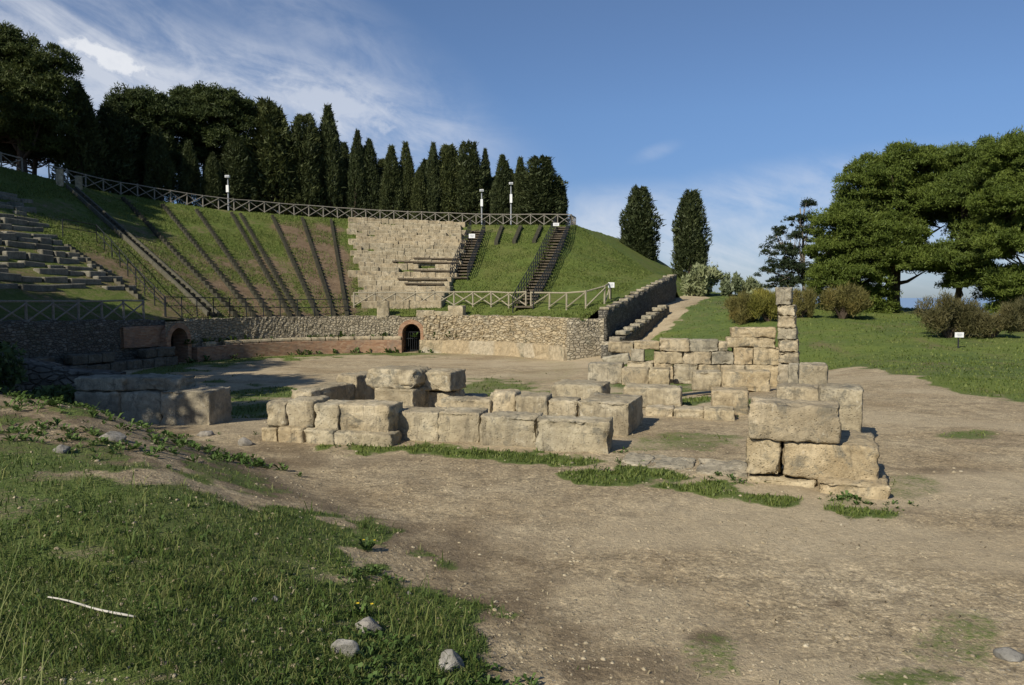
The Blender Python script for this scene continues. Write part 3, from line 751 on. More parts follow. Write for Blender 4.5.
# bottom course of the cross wall
for (uL, uR, vB, vT, lab, mt) in (
    (627, 653.5, 373, 361.5, 'bottom course stone at the left of the cross wall under the dark recess', 'stone'),
    (654, 673, 374, 363.5, 'bottom course stone just right of the dark recess in the cross wall', 'stone_warm'),
    (673.5, 698, 375, 364, 'bottom course stone behind the grassy gap in the cross wall', 'stone'),
    (698.5, 720, 377, 364.5, 'bottom course stone left of centre in the cross wall', 'stone_warm'),
    (720.5, 744, 379, 365, 'bottom course stone below the timber-like long stones', 'stone'),
    (744.5, 781, 381, 365, 'bottom course stone at the foot of the pillar in the cross wall', 'stone_warm')):
    wblock(lab, uL, uR, vB, vT, CW0, YC, .62, .05, sink=.25, mat=mt, rnd=.035, grow=1.02)
for (uL, uR, vB, vT, lab, mt) in (
    (631, 644, 361.5, 349, 'small second course stone left of the dark recess in the cross wall', 'stone_grey'),
    (654, 682.5, 363.5, 351.5, 'second course stone right of the dark recess in the cross wall', 'stone_warm'),
    (683, 711, 364, 352, 'second course stone in the middle of the cross wall', 'stone'),
    (711.5, 733, 364.5, 351.5, 'rough darker second course stone of the cross wall', 'stone_grey'),
    (733.5, 753, 365, 347.5, 'tall second course stone with a slanted joint in the cross wall', 'stone_warm'),
    (753.5, 781, 365, 347.5, 'big brown second course stone beside the pillar', 'stone_warm')):
    wblock(lab, uL, uR, vB, vT, CW0, YC, .6, random.uniform(.0, .04), mat=mt, rnd=.035, grow=1.02)
for (uL, uR, vB, vT, lab, mt) in (
    (608, 633, 353, 341.5, 'left end stone of the top course of the cross wall', 'stone'),
    (633.5, 659, 349.5, 341, 'lintel-like top course stone over the dark recess', 'stone_warm'),
    (659.5, 689, 351.5, 339, 'top course stone left of centre on the cross wall', 'stone'),
    (689.5, 718, 352, 339.5, 'pale top course stone at the centre of the cross wall', 'stone_grey'),
    (718.5, 728, 351.5, 342, 'little top course stone beside the long stones', 'stone')):
    wblock(lab, uL, uR, vB, vT, CW0, YC, .55, random.uniform(-.04, .02), mat=mt, rnd=.035, grow=1.02)
wblock('lower of two long beam-like stones beside the pillar', 727, 776, 347.5, 337.5, CW0, YC, .6, .0, mat='stone_warm', rnd=.04, grow=1.0)
wblock('upper of two long beam-like stones beside the pillar', 731, 776, 337.5, 327.5, CW0, YC, .55, -.03, mat='stone_warm', rnd=.04, grow=1.0)
# pillar, six courses from the ground
pp = P(779, 381, -.05); py = pp.y; px0 = pp.x
rows = [(381, 363.5, 779, 797, 'lowest course of the tall pillar, wider than the rest'), (363.5, 352, 779.5, 798.5, 'second course from the ground of the tall pillar'), (352, 339.5, 779, 798, 'third course from the ground of the tall pillar'),
        (339.5, 327.5, 779, 796.5, 'fourth course from the ground of the tall pillar'), (327.5, 316, 779, 796, 'fifth course from the ground of the tall pillar'), (316, 305, 778.5, 795.5, 'second block from the top of the tall pillar'), (305, 287.5, 776.5, 792, 'topmost block of the tall pillar, narrower and taller')]
for i, (vB, vT, uL, uR, lab) in enumerate(rows):
    y0 = py + .12
    zb, zt = zat(0, y0, vB), zat(0, y0, vT)
    a = PY(uL, vB, y0); b = PY(uR, vB, y0)
    L = (b.x - a.x) * .98 + (.02 * (i % 2)); 
    block_at(lab, (a.x + b.x) / 2 + .10, y0 + .3, zb - (.2 if i == 0 else -.004), L, .66, zt - zb - .006 + (.2 if i == 0 else 0), Y2 + (i * 7 % 5) - 2, 'stone' if i % 3 else 'stone_grey', rnd=.035, rough=.03, group='courses of the tall pillar', chip=1.6)

# left, shaded blocks behind the earth bank
LG = 'shaded blocks on the left'
block('large squarish block in dappled shade at the right end of the left row', 160, 208, 424, 390.5, -.05, -8, .8, sink=.2, mat='stone_grey', rnd=.05, group=LG)
block('long thin capping slab lying on the shaded left row', 122, 178, 390.5, 377, .52, -6, .6, mat='stone_grey', rnd=.05, group=LG, rough=.03)
block('shaded capping slab left of the thin one, reaching the bushes', 74, 121.5, 391, 377.5, .52, -5, .6, mat='stone_grey', rnd=.05, group=LG)
block('lower shaded block under the thin capping slab', 118, 160, 420, 391, 0, -6, .6, mat='stone_grey', sink=.2, rnd=.06, group=LG)
block('lower shaded block nearest the bushes on the left', 74, 117.5, 419, 391.5, 0.02, -5, .6, mat='stone_grey', sink=.2, rnd=.06, group=LG)

# ------------------------------------------------------------------ loose rocks and sticks of the foreground
def rock(label, u, v, w, h, seed, mat='rock'):
    c = P(u, v, 0); c = P(u, v, float(ground_z(c.x, c.y))); c = P(u, v, float(ground_z(c.x, c.y))); c = P(u, v, float(ground_z(c.x, c.y)))
    bm = bmesh.new(); bmesh.ops.create_icosphere(bm, subdivisions=4, radius=1)
    r2 = random.Random(seed); pl = [(Vector((r2.uniform(-1, 1), r2.uniform(-1, 1), r2.uniform(-.5, 1))).normalized(), r2.uniform(.55, .85)) for _ in range(11)]
    for vv in bm.verts:
        for n_, d_ in pl:
            k = vv.co.dot(n_)
            if k > d_: vv.co -= n_ * (k - d_) * .92
    co = np.array([v_.co[:] for v_ in bm.verts])
    dn = fbm(co[:, 0] * 3 + seed, co[:, 1] * 3 + co[:, 2] * 2, 4, 6) - .5
    for vv, d_ in zip(bm.verts, dn): vv.co *= 1 + .22 * d_; vv.co.x *= w / 2; vv.co.y *= w * .38; vv.co.z *= h * .62
    me = bpy.data.meshes.new('rock'); bm.to_mesh(me); bm.free()
    me.polygons.foreach_set('use_smooth', np.ones(len(me.polygons), dtype=bool))
    o = link('rock', me, M[mat]); o.location = (c.x, c.y, c.z + h * .22); o.rotation_euler = (0, 0, r2.uniform(-.5, .5))
    tag(o, label, 'rock', 'loose rocks in the foreground')
rock('flat-topped grey rock with a white face, uppermost of three in the foreground grass', 366, 630, .20, .10, 1)
rock('wedge-shaped grey rock lying just below the flat-topped one in the grass', 346, 652, .17, .095, 2)
rock('rounded pale rock among weeds at the lower edge of the grass', 451, 668, .17, .12, 3)
rock('small pale stone at the border between bare soil and weeds', 409, 594, .04, .03, 4)
rock('flat grey rock in the dirt at the right edge', 1012, 658, .2, .07, 5)
rock('pale grey stone in the grass right of the white stick', 275, 601, .06, .045, 6)
rock('small grey stone in the grass beside the pale one', 254, 602, .045, .035, 7)
rock('pale stone on the earth bank among weeds', 62, 452, .19, .10, 8)
rock('half buried grey stone on the bare bank below the shaded blocks', 110, 440, .32, .12, 9)
rock('brownish rubble stone at the right foot of the earth bank', 245, 445, .25, .14, 10)
rock('pale rubble stone on top of the bank, near the big shaded block', 205, 436, .28, .12, 11)
a = P(48, 592, .6); b = P(135, 607, .6); mb = MB()
pts = []
for i in range(9):
    t_ = i / 8; q = a.lerp(b, t_); pts.append((q.x, q.y + .003 * math.sin(t_ * 9), float(ground_z(a.x, a.y)) * (1 - t_) + float(ground_z(b.x, b.y)) * t_ + .035 + .004 * math.sin(t_ * 7)))
mb.tube(pts, [.004, .0045, .005, .0055, .0055, .006, .0065, .0065, .005], 8)
tag(mb.build('stick', M['white_stick'], None, True), 'bleached white stick lying in the foreground grass', 'stick')
# long pale grass stems at the left edge
V = []; Fc = []; T = []
for (u0, v0, u1, v1, yy) in ((-10, 690, 45, 560, 2.3), (5, 700, 78, 600, 2.3), (20, 695, 30, 610, 2.4), (-5, 640, 30, 520, 2.8), (60, 700, 118, 650, 2.2), (0, 610, 50, 560, 2.8), (30, 700, 70, 640, 2.3), (-5, 670, 62, 625, 2.3), (-15, 690, 20, 600, 2.2), (40, 700, 48, 640, 2.2), (90, 700, 150, 655, 2.2), (10, 700, 100, 650, 2.1)):
    a = PY(u0, v0, yy); b = PY(u1, v1, yy + random.uniform(.1, .5)); n = 10
    off = Vector((0, 0, .04))
    for i in range(n):
        for t_, sgn in ((i / n, 0), ((i + 1) / n, 1)):
            q = a.lerp(b, t_) + off * math.sin(t_ * math.pi) * 1.2; w = .0022 * (1 - .75 * t_)
            V += [(q.x - w, q.y, q.z - w * .6), (q.x + w, q.y, q.z + w * .6)]; T += [.5, .5]
        k_ = len(V) - 4; Fc.append((k_, k_ + 1, k_ + 3, k_ + 2))
tag(link('tall_grass', np_mesh('tall_grass', np.array(V), np.array(Fc), False, {'tone': np.array(T)}), M['straw']), 'clump of long pale grass stems leaning in at the left edge of the foreground', 'grass clump')
# small yellow-flowered plants
for i, (u, v, lab) in enumerate(((367, 542, 'yellow-flowered weed at the border of the bare soil, furthest back'), (362, 610, 'yellow-flowered weed beside the grey rocks'))):
    c = P(u, v, .4); c = P(u, v, float(ground_z(c.x, c.y)) + .02); root = empty('flowering_weed', (c.x, c.y, float(ground_z(c.x, c.y))))
    tag(root, lab, 'plant', 'yellow-flowered weeds')
    rs = rosettes('leaves', [0.0] * 5, [0.0] * 5, lambda x, y: 0.0, [.07] * 5, [6] * 5, M['weed'], 1.1); rs.parent = root
    for dx, dy in ((-.03, .02), (.06, .01)):
        mb = MB(); mb.tube([(dx * .5, dy * .5, 0), (dx, dy, .075)], .0015, 5); mb.build('stem', M['weed'], root)
        mb = MB()
        for k in range(8):
            a = k * .785; mb.add([(dx, dy, .078), (dx + .008 * math.cos(a - .3), dy + .008 * math.sin(a - .3), .082), (dx + .014 * math.cos(a), dy + .014 * math.sin(a), .080), (dx + .008 * math.cos(a + .3), dy + .008 * math.sin(a + .3), .082)], [(0, 1, 2, 3)])
        mb.build('flower', M['yellow'], root)

# ------------------------------------------------------------------ podium wall round the orchestra
def arc_pt(r, th): return Vector((CX + r * math.cos(R(th)), CY + r * math.sin(R(th)), 0))
def th_of(u, r):
    best = None
    for i in range(1600):
        th = 20 + i * .1; p = arc_pt(r, th); uu = CU + F * p.x / (p.y * cp)
        if best is None or abs(uu - u) < best[0]:
            if p.y > CY - 3: best = (abs(uu - u), th)
    return best[1]
def arc_wall(mb, r0, r1, z0, z1, tha, thb, jag=0.0, step=1.0, seed=0):
    n = max(2, int(abs(thb - tha) / step)); vs = []; r_ = random.Random(seed)
    for i in range(n + 1):
        th = tha + (thb - tha) * i / n; a = arc_pt(r0, th); b = arc_pt(r1, th); jz = jag * (r_.random() - .5)
        ja = (r_.random() - .5) * jag * .3
        vs += [(a.x + ja, a.y + ja, z0), (a.x, a.y, z1 + jz), (b.x, b.y, z1 + jz), (b.x, b.y, z0)]
    fs = [(0, 1, 2, 3), tuple(n * 4 + k for k in (3, 2, 1, 0))]
    for i in range(n):
        for k in range(4):
            a, b = i * 4 + k, i * 4 + (k + 1) % 4
            fs.append((a, a + 4, b + 4, b))
    mb.add(vs, fs)
TA = th_of(411, 10.6); TL = th_of(178, 10.6); TR = th_of(576, 10.6)
ZF = -1.3
pod = empty('podium_wall', tuple(arc_pt(10.6, 110)) )
pod.location.z = ZF
tag(pod, 'curved podium wall with two arched doorways around the orchestra', 'wall')
def podpart(mb, name, mat): 
    o = mb.build(name, mat); o.parent = pod; o.matrix_parent_inverse = Matrix.Translation(-pod.location); return o
HA = 3.1     # half-angle of a doorway
mb = MB(); arc_wall(mb, 10.35, 10.9, ZF - .3, -.52, TL - 5.6, TA + HA, 0.02, .8); podpart(mb, 'brick_facing', M['brick'])
def rough_arc(name, mat, r0, r1, z0, z1, tha, thb, amp, seed, topj=.12):
    nt = int(abs(thb - tha) * 2.2) + 2; nz = 12
    th = np.linspace(tha, thb, nt); zz = np.linspace(0, 1, nz)
    T_, Z_ = np.meshgrid(th, zz, indexing='ij')
    ztop = z1 + topj * (fbm(T_ * .9, T_ * 0 + seed, 3, seed) - .5) * 2
    z = z0 + Z_ * (ztop - z0)
    r = r0 - amp * (fbm(T_ * 2.2 + seed, z * 5, 3, seed) - .5) * 2
    x = CX + r * np.cos(np.radians(T_)); y = CY + r * np.sin(np.radians(T_))
    xb = CX + r1 * np.cos(np.radians(th)); yb = CY + r1 * np.sin(np.radians(th))
    v = np.vstack([np.stack([x, y, z], -1).reshape(-1, 3), np.stack([xb, yb, ztop[:, -1]], -1), np.stack([xb, yb, np.full(nt, z0)], -1)])
    f = []; idx = np.arange(nt * nz).reshape(nt, nz); b0 = nt * nz
    for i in range(nt - 1):
        for j in range(nz - 1): f.append((idx[i, j], idx[i + 1, j], idx[i + 1, j + 1], idx[i, j + 1]))
        f.append((idx[i, nz - 1], idx[i + 1, nz - 1], b0 + i + 1, b0 + i)); f.append((b0 + i, b0 + i + 1, b0 + nt + i + 1, b0 + nt + i))
    for i in (0, nt - 1):
        for j in range(nz - 1):
            f.append((idx[i, j], idx[i, j + 1], b0 + i, b0 + nt + i) if j == nz - 2 else (idx[i, j], idx[i, j + 1], b0 + nt + i, b0 + nt + i)[:4])
    me = bpy.data.meshes.new(name); me.from_pydata(v.tolist(), [], [tuple(dict.fromkeys(int(k) for k in q)) for q in f]); me.update(); me.validate()
    o = link(name, me, mat); o.parent = pod; o.matrix_parent_inverse = Matrix.Translation(-pod.location); return o
HB = HA + 1.0
rough_arc('rubble_masonry', M['rubble'], 10.85, 11.7, -.6, .97, TL - 5.5, TA + HB, .05, 3, .05)
rough_arc('rubble_masonry', M['ochre'], 10.55, 11.7, -.55, 1.0, TA - HB, TR, .14, 5, .09)
rough_arc('plastered_masonry', M['plaster'], 10.36, 11.0, ZF - .3, -.50, TA - HA, TR, .03, 7, .05)
# rounded coping stones on the brick ledge
th = TA + HA + .4; i = 0
while th < TL - 8:
    w = random.uniform(3.4, 7.2); mb = MB()
    n = 8; pts = [tuple(arc_pt(10.62, th + (w - .35) * k / n) + Vector((0, 0, -.42))) for k in range(n + 1)]
    mb.tube(pts, .15, 10); podpart(mb, 'coping_stone', M['stone']); th += w
    if th > TL - 22 and random.random() < .5: th += 3
# brick arches, dark passages and gate
def arch(thc, r, half, ztop, label_gate):
    c = arc_pt(r, thc); tang = Vector((-math.sin(R(thc)), math.cos(R(thc)), 0)); out = Vector((math.cos(R(thc)), math.sin(R(thc)), 0))
    w = r * math.sin(R(half)); spring = ztop - w
    mb = MB(); n = 14; th_ = .26; d0, d1 = -.02, .9
    prof = [(-w, ZF - .1)] + [(-w * math.cos(math.pi * k / n), spring + w * math.sin(math.pi * k / n)) for k in range(n + 1)] + [(w, ZF - .1)]
    outp = [(-w - th_, ZF - .1)] + [(-(w + th_) * math.cos(math.pi * k / n), spring + (w + th_) * math.sin(math.pi * k / n)) for k in range(n + 1)] + [(w + th_, ZF - .1)]
    vs = []
    for d in (d0, d1):
        for pr in (prof, outp):
            for (a, z) in pr: q = c + tang * a + out * d; vs.append((q.x, q.y, z))
    m = len(prof); fs = []
    for k in range(m - 1):
        fs.append((k, k + 1, m + k + 1, m + k)); fs.append((k, 2 * m + k, 2 * m + k + 1, k + 1)); fs.append((m + k, m + k + 1, 3 * m + k + 1, 3 * m + k))
    mb.add(vs, fs); podpart(mb, 'brick_arch', M['brick'])
    # masonry in the corners above the arch
    mb = MB(); oo = .06
    vs = []; fs = []
    for k in range(m):
        a, z = outp[k]; q = c + tang * a + out * oo; vs.append((q.x, q.y, z)); vs.append((q.x, q.y, max(.90, z + .02)))
    for k in range(1, m - 2): fs.append((2 * k, 2 * k + 2, 2 * k + 3, 2 * k + 1))
    mb.add(vs, fs); podpart(mb, 'arch_spandrel', M['rubble'])
    # passage behind
    mb = MB(); vs = []; fs = []
    for d in (.9, 4.5):
        for (a, z) in outp: q = c + tang * a + out * d; vs.append((q.x, q.y, z))
    for k in range(m - 1): fs.append((k, k + 1, m + k + 1, m + k))
    fs.append(tuple(range(m, 2 * m))); mb.add(vs, fs); podpart(mb, 'passage', M['rubble_shade'])
    if label_gate:
        mb = MB(); g0 = c + out * .35
        for k in range(9):
            a = -w + .05 + (2 * w - .1) * k / 8; q = g0 + tang * a; mb.tube([(q.x, q.y, ZF), (q.x, q.y, spring + .05)], .016, 5)
        for z in (ZF + .12, spring - .35, spring + .05):
            p0, p1 = g0 - tang * w, g0 + tang * w; mb.tube([(p0.x, p0.y, z), (p1.x, p1.y, z)], .022, 5)
        podpart(mb, 'gate', M['iron'])
arch(TA, 10.6, HA, .48, True)
arch(TL, 10.6, 3.5, .55, False)
# corner return on the right
mb = MB()
a = arc_pt(10.6, TR); 
NR = Vector((*from_qs(9.3, 4.2), 0)); 

# rough straight walls ---------------------------------------------------------
def rough_wall(name, pts, tops, zbots, thick, mat, amp=.06, seed=0, topj=.1, step=.35, parent=None, stepped=False):
    """wall along a polyline; tops/zbots give heights at the points"""
    pts = [Vector((p[0], p[1], 0)) for p in pts]; L = [0]
    for a_, b_ in zip(pts[:-1], pts[1:]): L.append(L[-1] + (b_ - a_).length)
    n = int(L[-1] / step) + 2; nz = 9; t_ = np.linspace(0, L[-1], n)
    X = np.interp(t_, L, [p.x for p in pts]); Yv = np.interp(t_, L, [p.y for p in pts]); ZT_ = np.interp(t_, L, tops); ZB = np.interp(t_, L, zbots)
    if stepped:
        kk = np.floor(t_ / stepped); ZT_ = np.interp((kk + .5) * stepped, L, tops)
    dx, dy = np.gradient(X), np.gradient(Yv); ln = np.hypot(dx, dy); nx_, ny_ = dy / ln, -dx / ln        # right hand normal
    ZT_ = ZT_ + topj * (fbm(t_ * 1.3, t_ * 0 + seed, 3, seed) - .5) * 2
    V = []; F_ = []
    for side in (1, -1):
        for j in range(nz):
            zz = ZB + (ZT_ - ZB) * j / (nz - 1)
            off = thick / 2 * side + side * amp * (fbm(t_ * 2.5 + seed * 3 + side * 9, zz * 3.5, 3, seed) - .5) * 2
            V.append(np.stack([X + nx_ * off, Yv + ny_ * off, zz], -1))
    V = np.vstack(V); id_ = np.arange(2 * nz * n).reshape(2, nz, n)
    for i in range(n - 1):
        for j in range(nz - 1):
            F_.append((id_[0, j, i], id_[0, j + 1, i], id_[0, j + 1, i + 1], id_[0, j, i + 1])); F_.append((id_[1, j, i], id_[1, j, i + 1], id_[1, j + 1, i + 1], id_[1, j + 1, i]))
        F_.append((id_[0, nz - 1, i], id_[1, nz - 1, i], id_[1, nz - 1, i + 1], id_[0, nz - 1, i + 1]))
    for i in (0, n - 1):
        for j in range(nz - 1): F_.append((id_[0, j, i], id_[1, j, i], id_[1, j + 1, i], id_[0, j + 1, i]))
    o = link(name, np_mesh(name, V, np.array(F_), False), mat, parent); return o
NR = Vector((*from_qs(9.5, 8.2), 0))
rough_wall('return_masonry', [(a.x - .1, a.y + .15), (NR.x, NR.y)], [.95, 1.0], [ZF - .3, -1.1], .6, M['rubble'], .08, 4, .06)
bpy.data.objects['return_masonry'].parent = pod; bpy.data.objects['return_masonry'].matrix_parent_inverse = Matrix.Translation(-pod.location)

# retaining wall climbing the right flank of the auditorium
def mainq(s_): return 9.55 + .85 * (s_ - 8) / 17.5
def lowq(s_): return 10.1 + 1.1 * (s_ - 6.6) / 11
def lowz(s_): return -.40 + 1.95 * (s_ - 6.6) / 11
s0, s1 = 8.0, 25.5
ss_ = np.linspace(s0, s1, 12); pts = [from_qs(mainq(s_), s_) for s_ in ss_]
o = rough_wall('retaining_wall', pts, [float(wall_z(s_)) + .02 for s_ in ss_], [float(ground_z(*p_)) - .4 for p_ in pts], .5, M['rubble_shade'], .10, 8, .14, .3, stepped=1.25)
tag(o, 'dark rubble retaining wall climbing in steps along the grass mound', 'wall'); root = o
for s_ in np.arange(s0 + .62, s1 - .4, 1.25):
    x_, y_ = from_qs(mainq(s_), s_); o = link('cap_stone', block_mesh('cap_stone', .62, .52, .15, int(s_ * 10), .02, .05), M['stone_grey'], root); o.location = (x_, y_, float(wall_z(s_)) - .04 + random.uniform(-.05, .06)); o.rotation_euler = (0, 0, R(69 + random.uniform(-6, 6)))
ss_ = np.linspace(6.6, 17.6, 9); pts = [from_qs(lowq(s_), s_) for s_ in ss_]
o = rough_wall('stepped_wall', pts, [lowz(s_) for s_ in ss_], [float(ground_z(*p_)) - .5 for p_ in pts], .55, M['rubble_shade'], .09, 9, .12, .3, stepped=1.1)
tag(o, 'lower stepped stone wall running beside the footpath', 'wall'); root = o
for s_ in np.arange(6.6 + .55, 17.4, 1.1):
    x_, y_ = from_qs(lowq(s_), s_); o = link('cap_stone', block_mesh('cap_stone', random.uniform(.5, .95), .6, .24, int(s_ * 10), .03, .08), M['stone_grey'], root); o.location = (x_, y_, lowz(s_) - .07 + random.uniform(-.08, .08)); o.rotation_euler = (0, 0, R(69 + random.uniform(-6, 6)))
p_ = PY(657, 306, 53); g_ = float(ground_z(p_.x, p_.y))
block_at('upright pale stone post at the upper end of the stepped wall', p_.x, p_.y, g_ - .1, .55, .5, 1.35, 20, 'stone', name='standing_stone', group='stones beside the footpath', cat='standing stone')
p_ = P(658, 317, .6)
block_at('squat pale block beside the footpath at the end of the stepped wall', p_.x, p_.y, float(ground_z(p_.x, p_.y)) - .1, .6, .5, .75, 15, 'stone', group='stones beside the footpath')

# shaded wall on the left
Wp = [(-18.25, 39.2), (-19.5, 35.4), (-20.9, 31.7), (-22.7, 26.7), (-24.5, 21)]
lw = empty('parodos_wall', (-19, 35, -1.3)); tag(lw, 'dark shaded wall of patched stone and brick at the left of the orchestra', 'wall')
def lwpart(o): o.parent = lw; o.matrix_parent_inverse = Matrix.Translation(-lw.location); return o
lwpart(rough_wall('rubble_masonry', Wp, [1.0, 1.08, 1.15, 1.2, 1.3], [-1.6] * 5, .7, M['rubble_shade'], .10, 12, .09))
lwpart(rough_wall('brick_panel', [(-17.9, 38.9), (-18.75, 36.4)], [.72, .7], [-.35, -.3], .3, M['brick'], .02, 13, .02))
for c_ in range(2):
    t_ = .1 * c_
    while t_ < 8.2:
        w_ = random.uniform(.6, 1.3)
        if not (c_ == 1 and random.random() < .18):
            m_ = t_ + w_ / 2; x_ = -17.25 - .362 * m_; y_ = 38.7 - .932 * m_
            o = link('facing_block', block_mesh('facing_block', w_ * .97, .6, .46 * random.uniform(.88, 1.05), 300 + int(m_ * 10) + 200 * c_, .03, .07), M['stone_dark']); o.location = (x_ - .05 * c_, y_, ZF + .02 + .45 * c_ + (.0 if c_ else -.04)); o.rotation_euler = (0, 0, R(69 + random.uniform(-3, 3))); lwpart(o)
        t_ += w_

# ------------------------------------------------------------------ fences of crossed poles
def pole_fence(label, pts, zf, h=1.0, bay=1.25, mat='fence', rad=.045, cross=True, name='pole_fence', double=True):
    """pts: polyline in xy"""
    pts = [Vector((p_[0], p_[1], 0)) for p_ in pts]; L = [0]
    for a_, b_ in zip(pts[:-1], pts[1:]): L.append(L[-1] + (b_ - a_).length)
    n = max(1, round(L[-1] / bay)); t_ = np.linspace(0, L[-1], n + 1)
    X = np.interp(t_, L, [p_.x for p_ in pts]); Yv = np.interp(t_, L, [p_.y for p_ in pts])
    base = [Vector((x_, y_, float(zf(x_, y_)))) for x_, y_ in zip(X, Yv)]
    root = empty(name, base[0]); tag(root, label, 'fence', 'crossed-pole fences')
    inv = base[0]
    def loc(p_): return Vector(p_) - inv
    rp = random.Random(int(abs(X[0]) * 10))
    for b_ in base:
        mb = MB(); mb.tube([loc(b_ - Vector((0, 0, .25))), loc(b_ + Vector((rp.uniform(-.03, .03), 0, h + rp.uniform(-.02, .05))))], rad * 1.15, 6); mb.build('post', M[mat], root)
    mb = MB(); mb.tube([loc(b_ + Vector((0, 0, h - .03 + rp.uniform(-.02, .02)))) for b_ in base], rad, 6); mb.build('top_rail', M[mat], root)
    for a_, b_ in zip(base[:-1], base[1:]):
        d = (b_ - a_).normalized(); sft = Vector((d.y, -d.x, 0)) * rad * .9
        mb = MB(); mb.tube([loc(a_ + Vector((0, 0, .12)) + sft), loc(b_ + Vector((0, 0, h - .1)) + sft)], rad * .8, 5); mb.build('brace', M[mat], root)
        if double:
            mb = MB(); mb.tube([loc(a_ + Vector((0, 0, h - .1)) - sft), loc(b_ + Vector((0, 0, .12)) - sft)], rad * .8, 5); mb.build('brace', M[mat], root)
    return root
rim = []
for th in np.linspace(69, 143, 40): rim.append((CX + (R1 + .3) * math.cos(R(th)), CY + (R1 + .3) * math.sin(R(th))))
pole_fence('long grey crossed-pole fence along the top rim of the auditorium', rim, cavea_z, 1.05, 1.25)
rim2 = [(CX + (R1 + .3) * math.cos(R(th)), CY + (R1 + .3) * math.sin(R(th))) for th in np.linspace(146, 162, 10)]
pole_fence('dark shaded crossed-pole fence on the upper left rim beyond the pale gate post', rim2, cavea_z, 1.05, 1.3)
rim3 = [rim[0], (5.4, 69.4), (5.9, 71.4)]
pole_fence('short crossed-pole fence turning away at the right end of the rim', rim3, cavea_z, 1.05, .8)
low = []
for u in np.linspace(354, 526, 14): p_ = cav_pt(u, 307.5); low.append((p_.x, p_.y))
pole_fence('pale crossed-pole fence at the foot of the stone seats', low, cavea_z, .98, 1.35, 'fence_pale', .05)
low2 = []
for u, v in ((531, 308), (550, 309), (575, 310), (590, 309), (605, 304), (610, 300)):
    p_ = cav_pt(u, v) or PY(u, v, 43); low2.append((p_.x, p_.y))
pole_fence('pale pole fence with slanting braces bending round the foot of the mound', low2, cavea_z, 1.0, 1.5, 'fence_pale', .05, double=False)
pole_fence('grey crossed-pole fence on top of the shaded wall at the left edge', [(-22.4, 27.5), (-20.6, 32), (-19.3, 35.4), (-18.4, 38)], lambda x, y: 1.0, 1.0, 1.3, 'fence', .05)

# ------------------------------------------------------------------ iron railings
def railing(label, pts3, h=1.0, bay=1.5, rails=(1.0, .55), mat='iron', rad=.03, root=None, name='iron_railing', cat='railing', group='iron railings of the auditorium'):
    pts = [Vector(p_) for p_ in pts3]; L = [0]
    for a_, b_ in zip(pts[:-1], pts[1:]): L.append(L[-1] + (b_ - a_).length)
    n = max(1, round(L[-1] / bay)); t_ = np.linspace(0, L[-1], n + 1)
    base = [Vector((np.interp(k, L, [p_.x for p_ in pts]), np.interp(k, L, [p_.y for p_ in pts]), np.interp(k, L, [p_.z for p_ in pts]))) for k in t_]
    own = root is None
    if own: root = empty(name, base[0]); tag(root, label, cat, group)
    inv = Vector(root.location)
    for b_ in base:
        mb = MB(); mb.tube([b_ - inv - Vector((0, 0, .2)), b_ - inv + Vector((0, 0, h))], rad, 6); mb.build('post', M[mat], root)
    for k in rails:
        mb = MB(); mb.tube([b_ - inv + Vector((0, 0, h * k)) for b_ in base], rad * .8, 5); mb.build('rail', M[mat], root)
    return root
def on_bank(pix, dz=0): 
    out = []
    for u, v in pix:
        p_ = cav_pt(u, v)
        if p_: out.append(p_ + Vector((0, 0, dz)))
    return out
railing('black iron railing running along the bottom of the turf wedges', on_bank([(166, 317), (200, 317), (240, 317), (280, 317), (320, 317), (348, 316)]), 1.05, 1.05)
railing('black iron railing descending the slope beside the left stone seats', on_bank([(97, 243), (120, 268), (140, 291), (165, 317)]), 1.05, 1.3)
railing('short black iron railing at the top of the left stone seats', on_bank([(63, 237), (80, 240), (97, 243)]), 1.05, 1.6)

# stairs down the turf: low stepped ribs, earth on their left and a drop on their right
STL = ['leftmost stair rib, edged by a double kerb, at the left end of the turf', 'second stair rib from the left on the turf slope', 'third stair rib from the left on the turf slope', 'fourth stair rib from the left, left of the close pair',
       'left one of the two closely paired stair ribs below the rim lamp', 'right one of the two closely paired stair ribs', 'stair rib left of the brown worn wedge', 'stair rib dividing the two brown worn wedges', 'stair rib next to the stone seats']
for i, (((u0, v0), (u1, v1)), lab) in enumerate(zip(STAIRS, STL)):
    a_, b_ = cav_pt(u0, v0), cav_pt(u1, v1)
    d = (b_ - a_); d.z = 0; Ld = d.length; d.normalize(); sd = Vector((-d.y, d.x, 0)); rz = math.atan2(d.y, d.x)
    n = int(Ld / .62); root = None; w = .21 if i else .3
    mb = MB()
    for k in range(n):
        q = a_ + d * (Ld * (k + .5) / n); z_ = float(cavea_z(q.x, q.y, False))
        mb.box((q.x, q.y, z_ - (.05 if i else .16)), Ld / n * .98, w, .58, rz)
    o = mb.build('stair_rib', M['step']); tag(o, lab, 'stairs', 'stair ribs on the turf slope')
    if i == 0:
        for off in (-.30, .30):
            m2 = MB()
            for k in range(n):
                q = a_ + d * (Ld * (k + .5) / n) + sd * off; m2.box((q.x, q.y, float(cavea_z(q.x, q.y, False)) + .02), Ld / n * 1.06, .12, .50, rz, math.atan2(a_.z - b_.z, Ld))
            m2.build('kerb', M['kerb'], o)
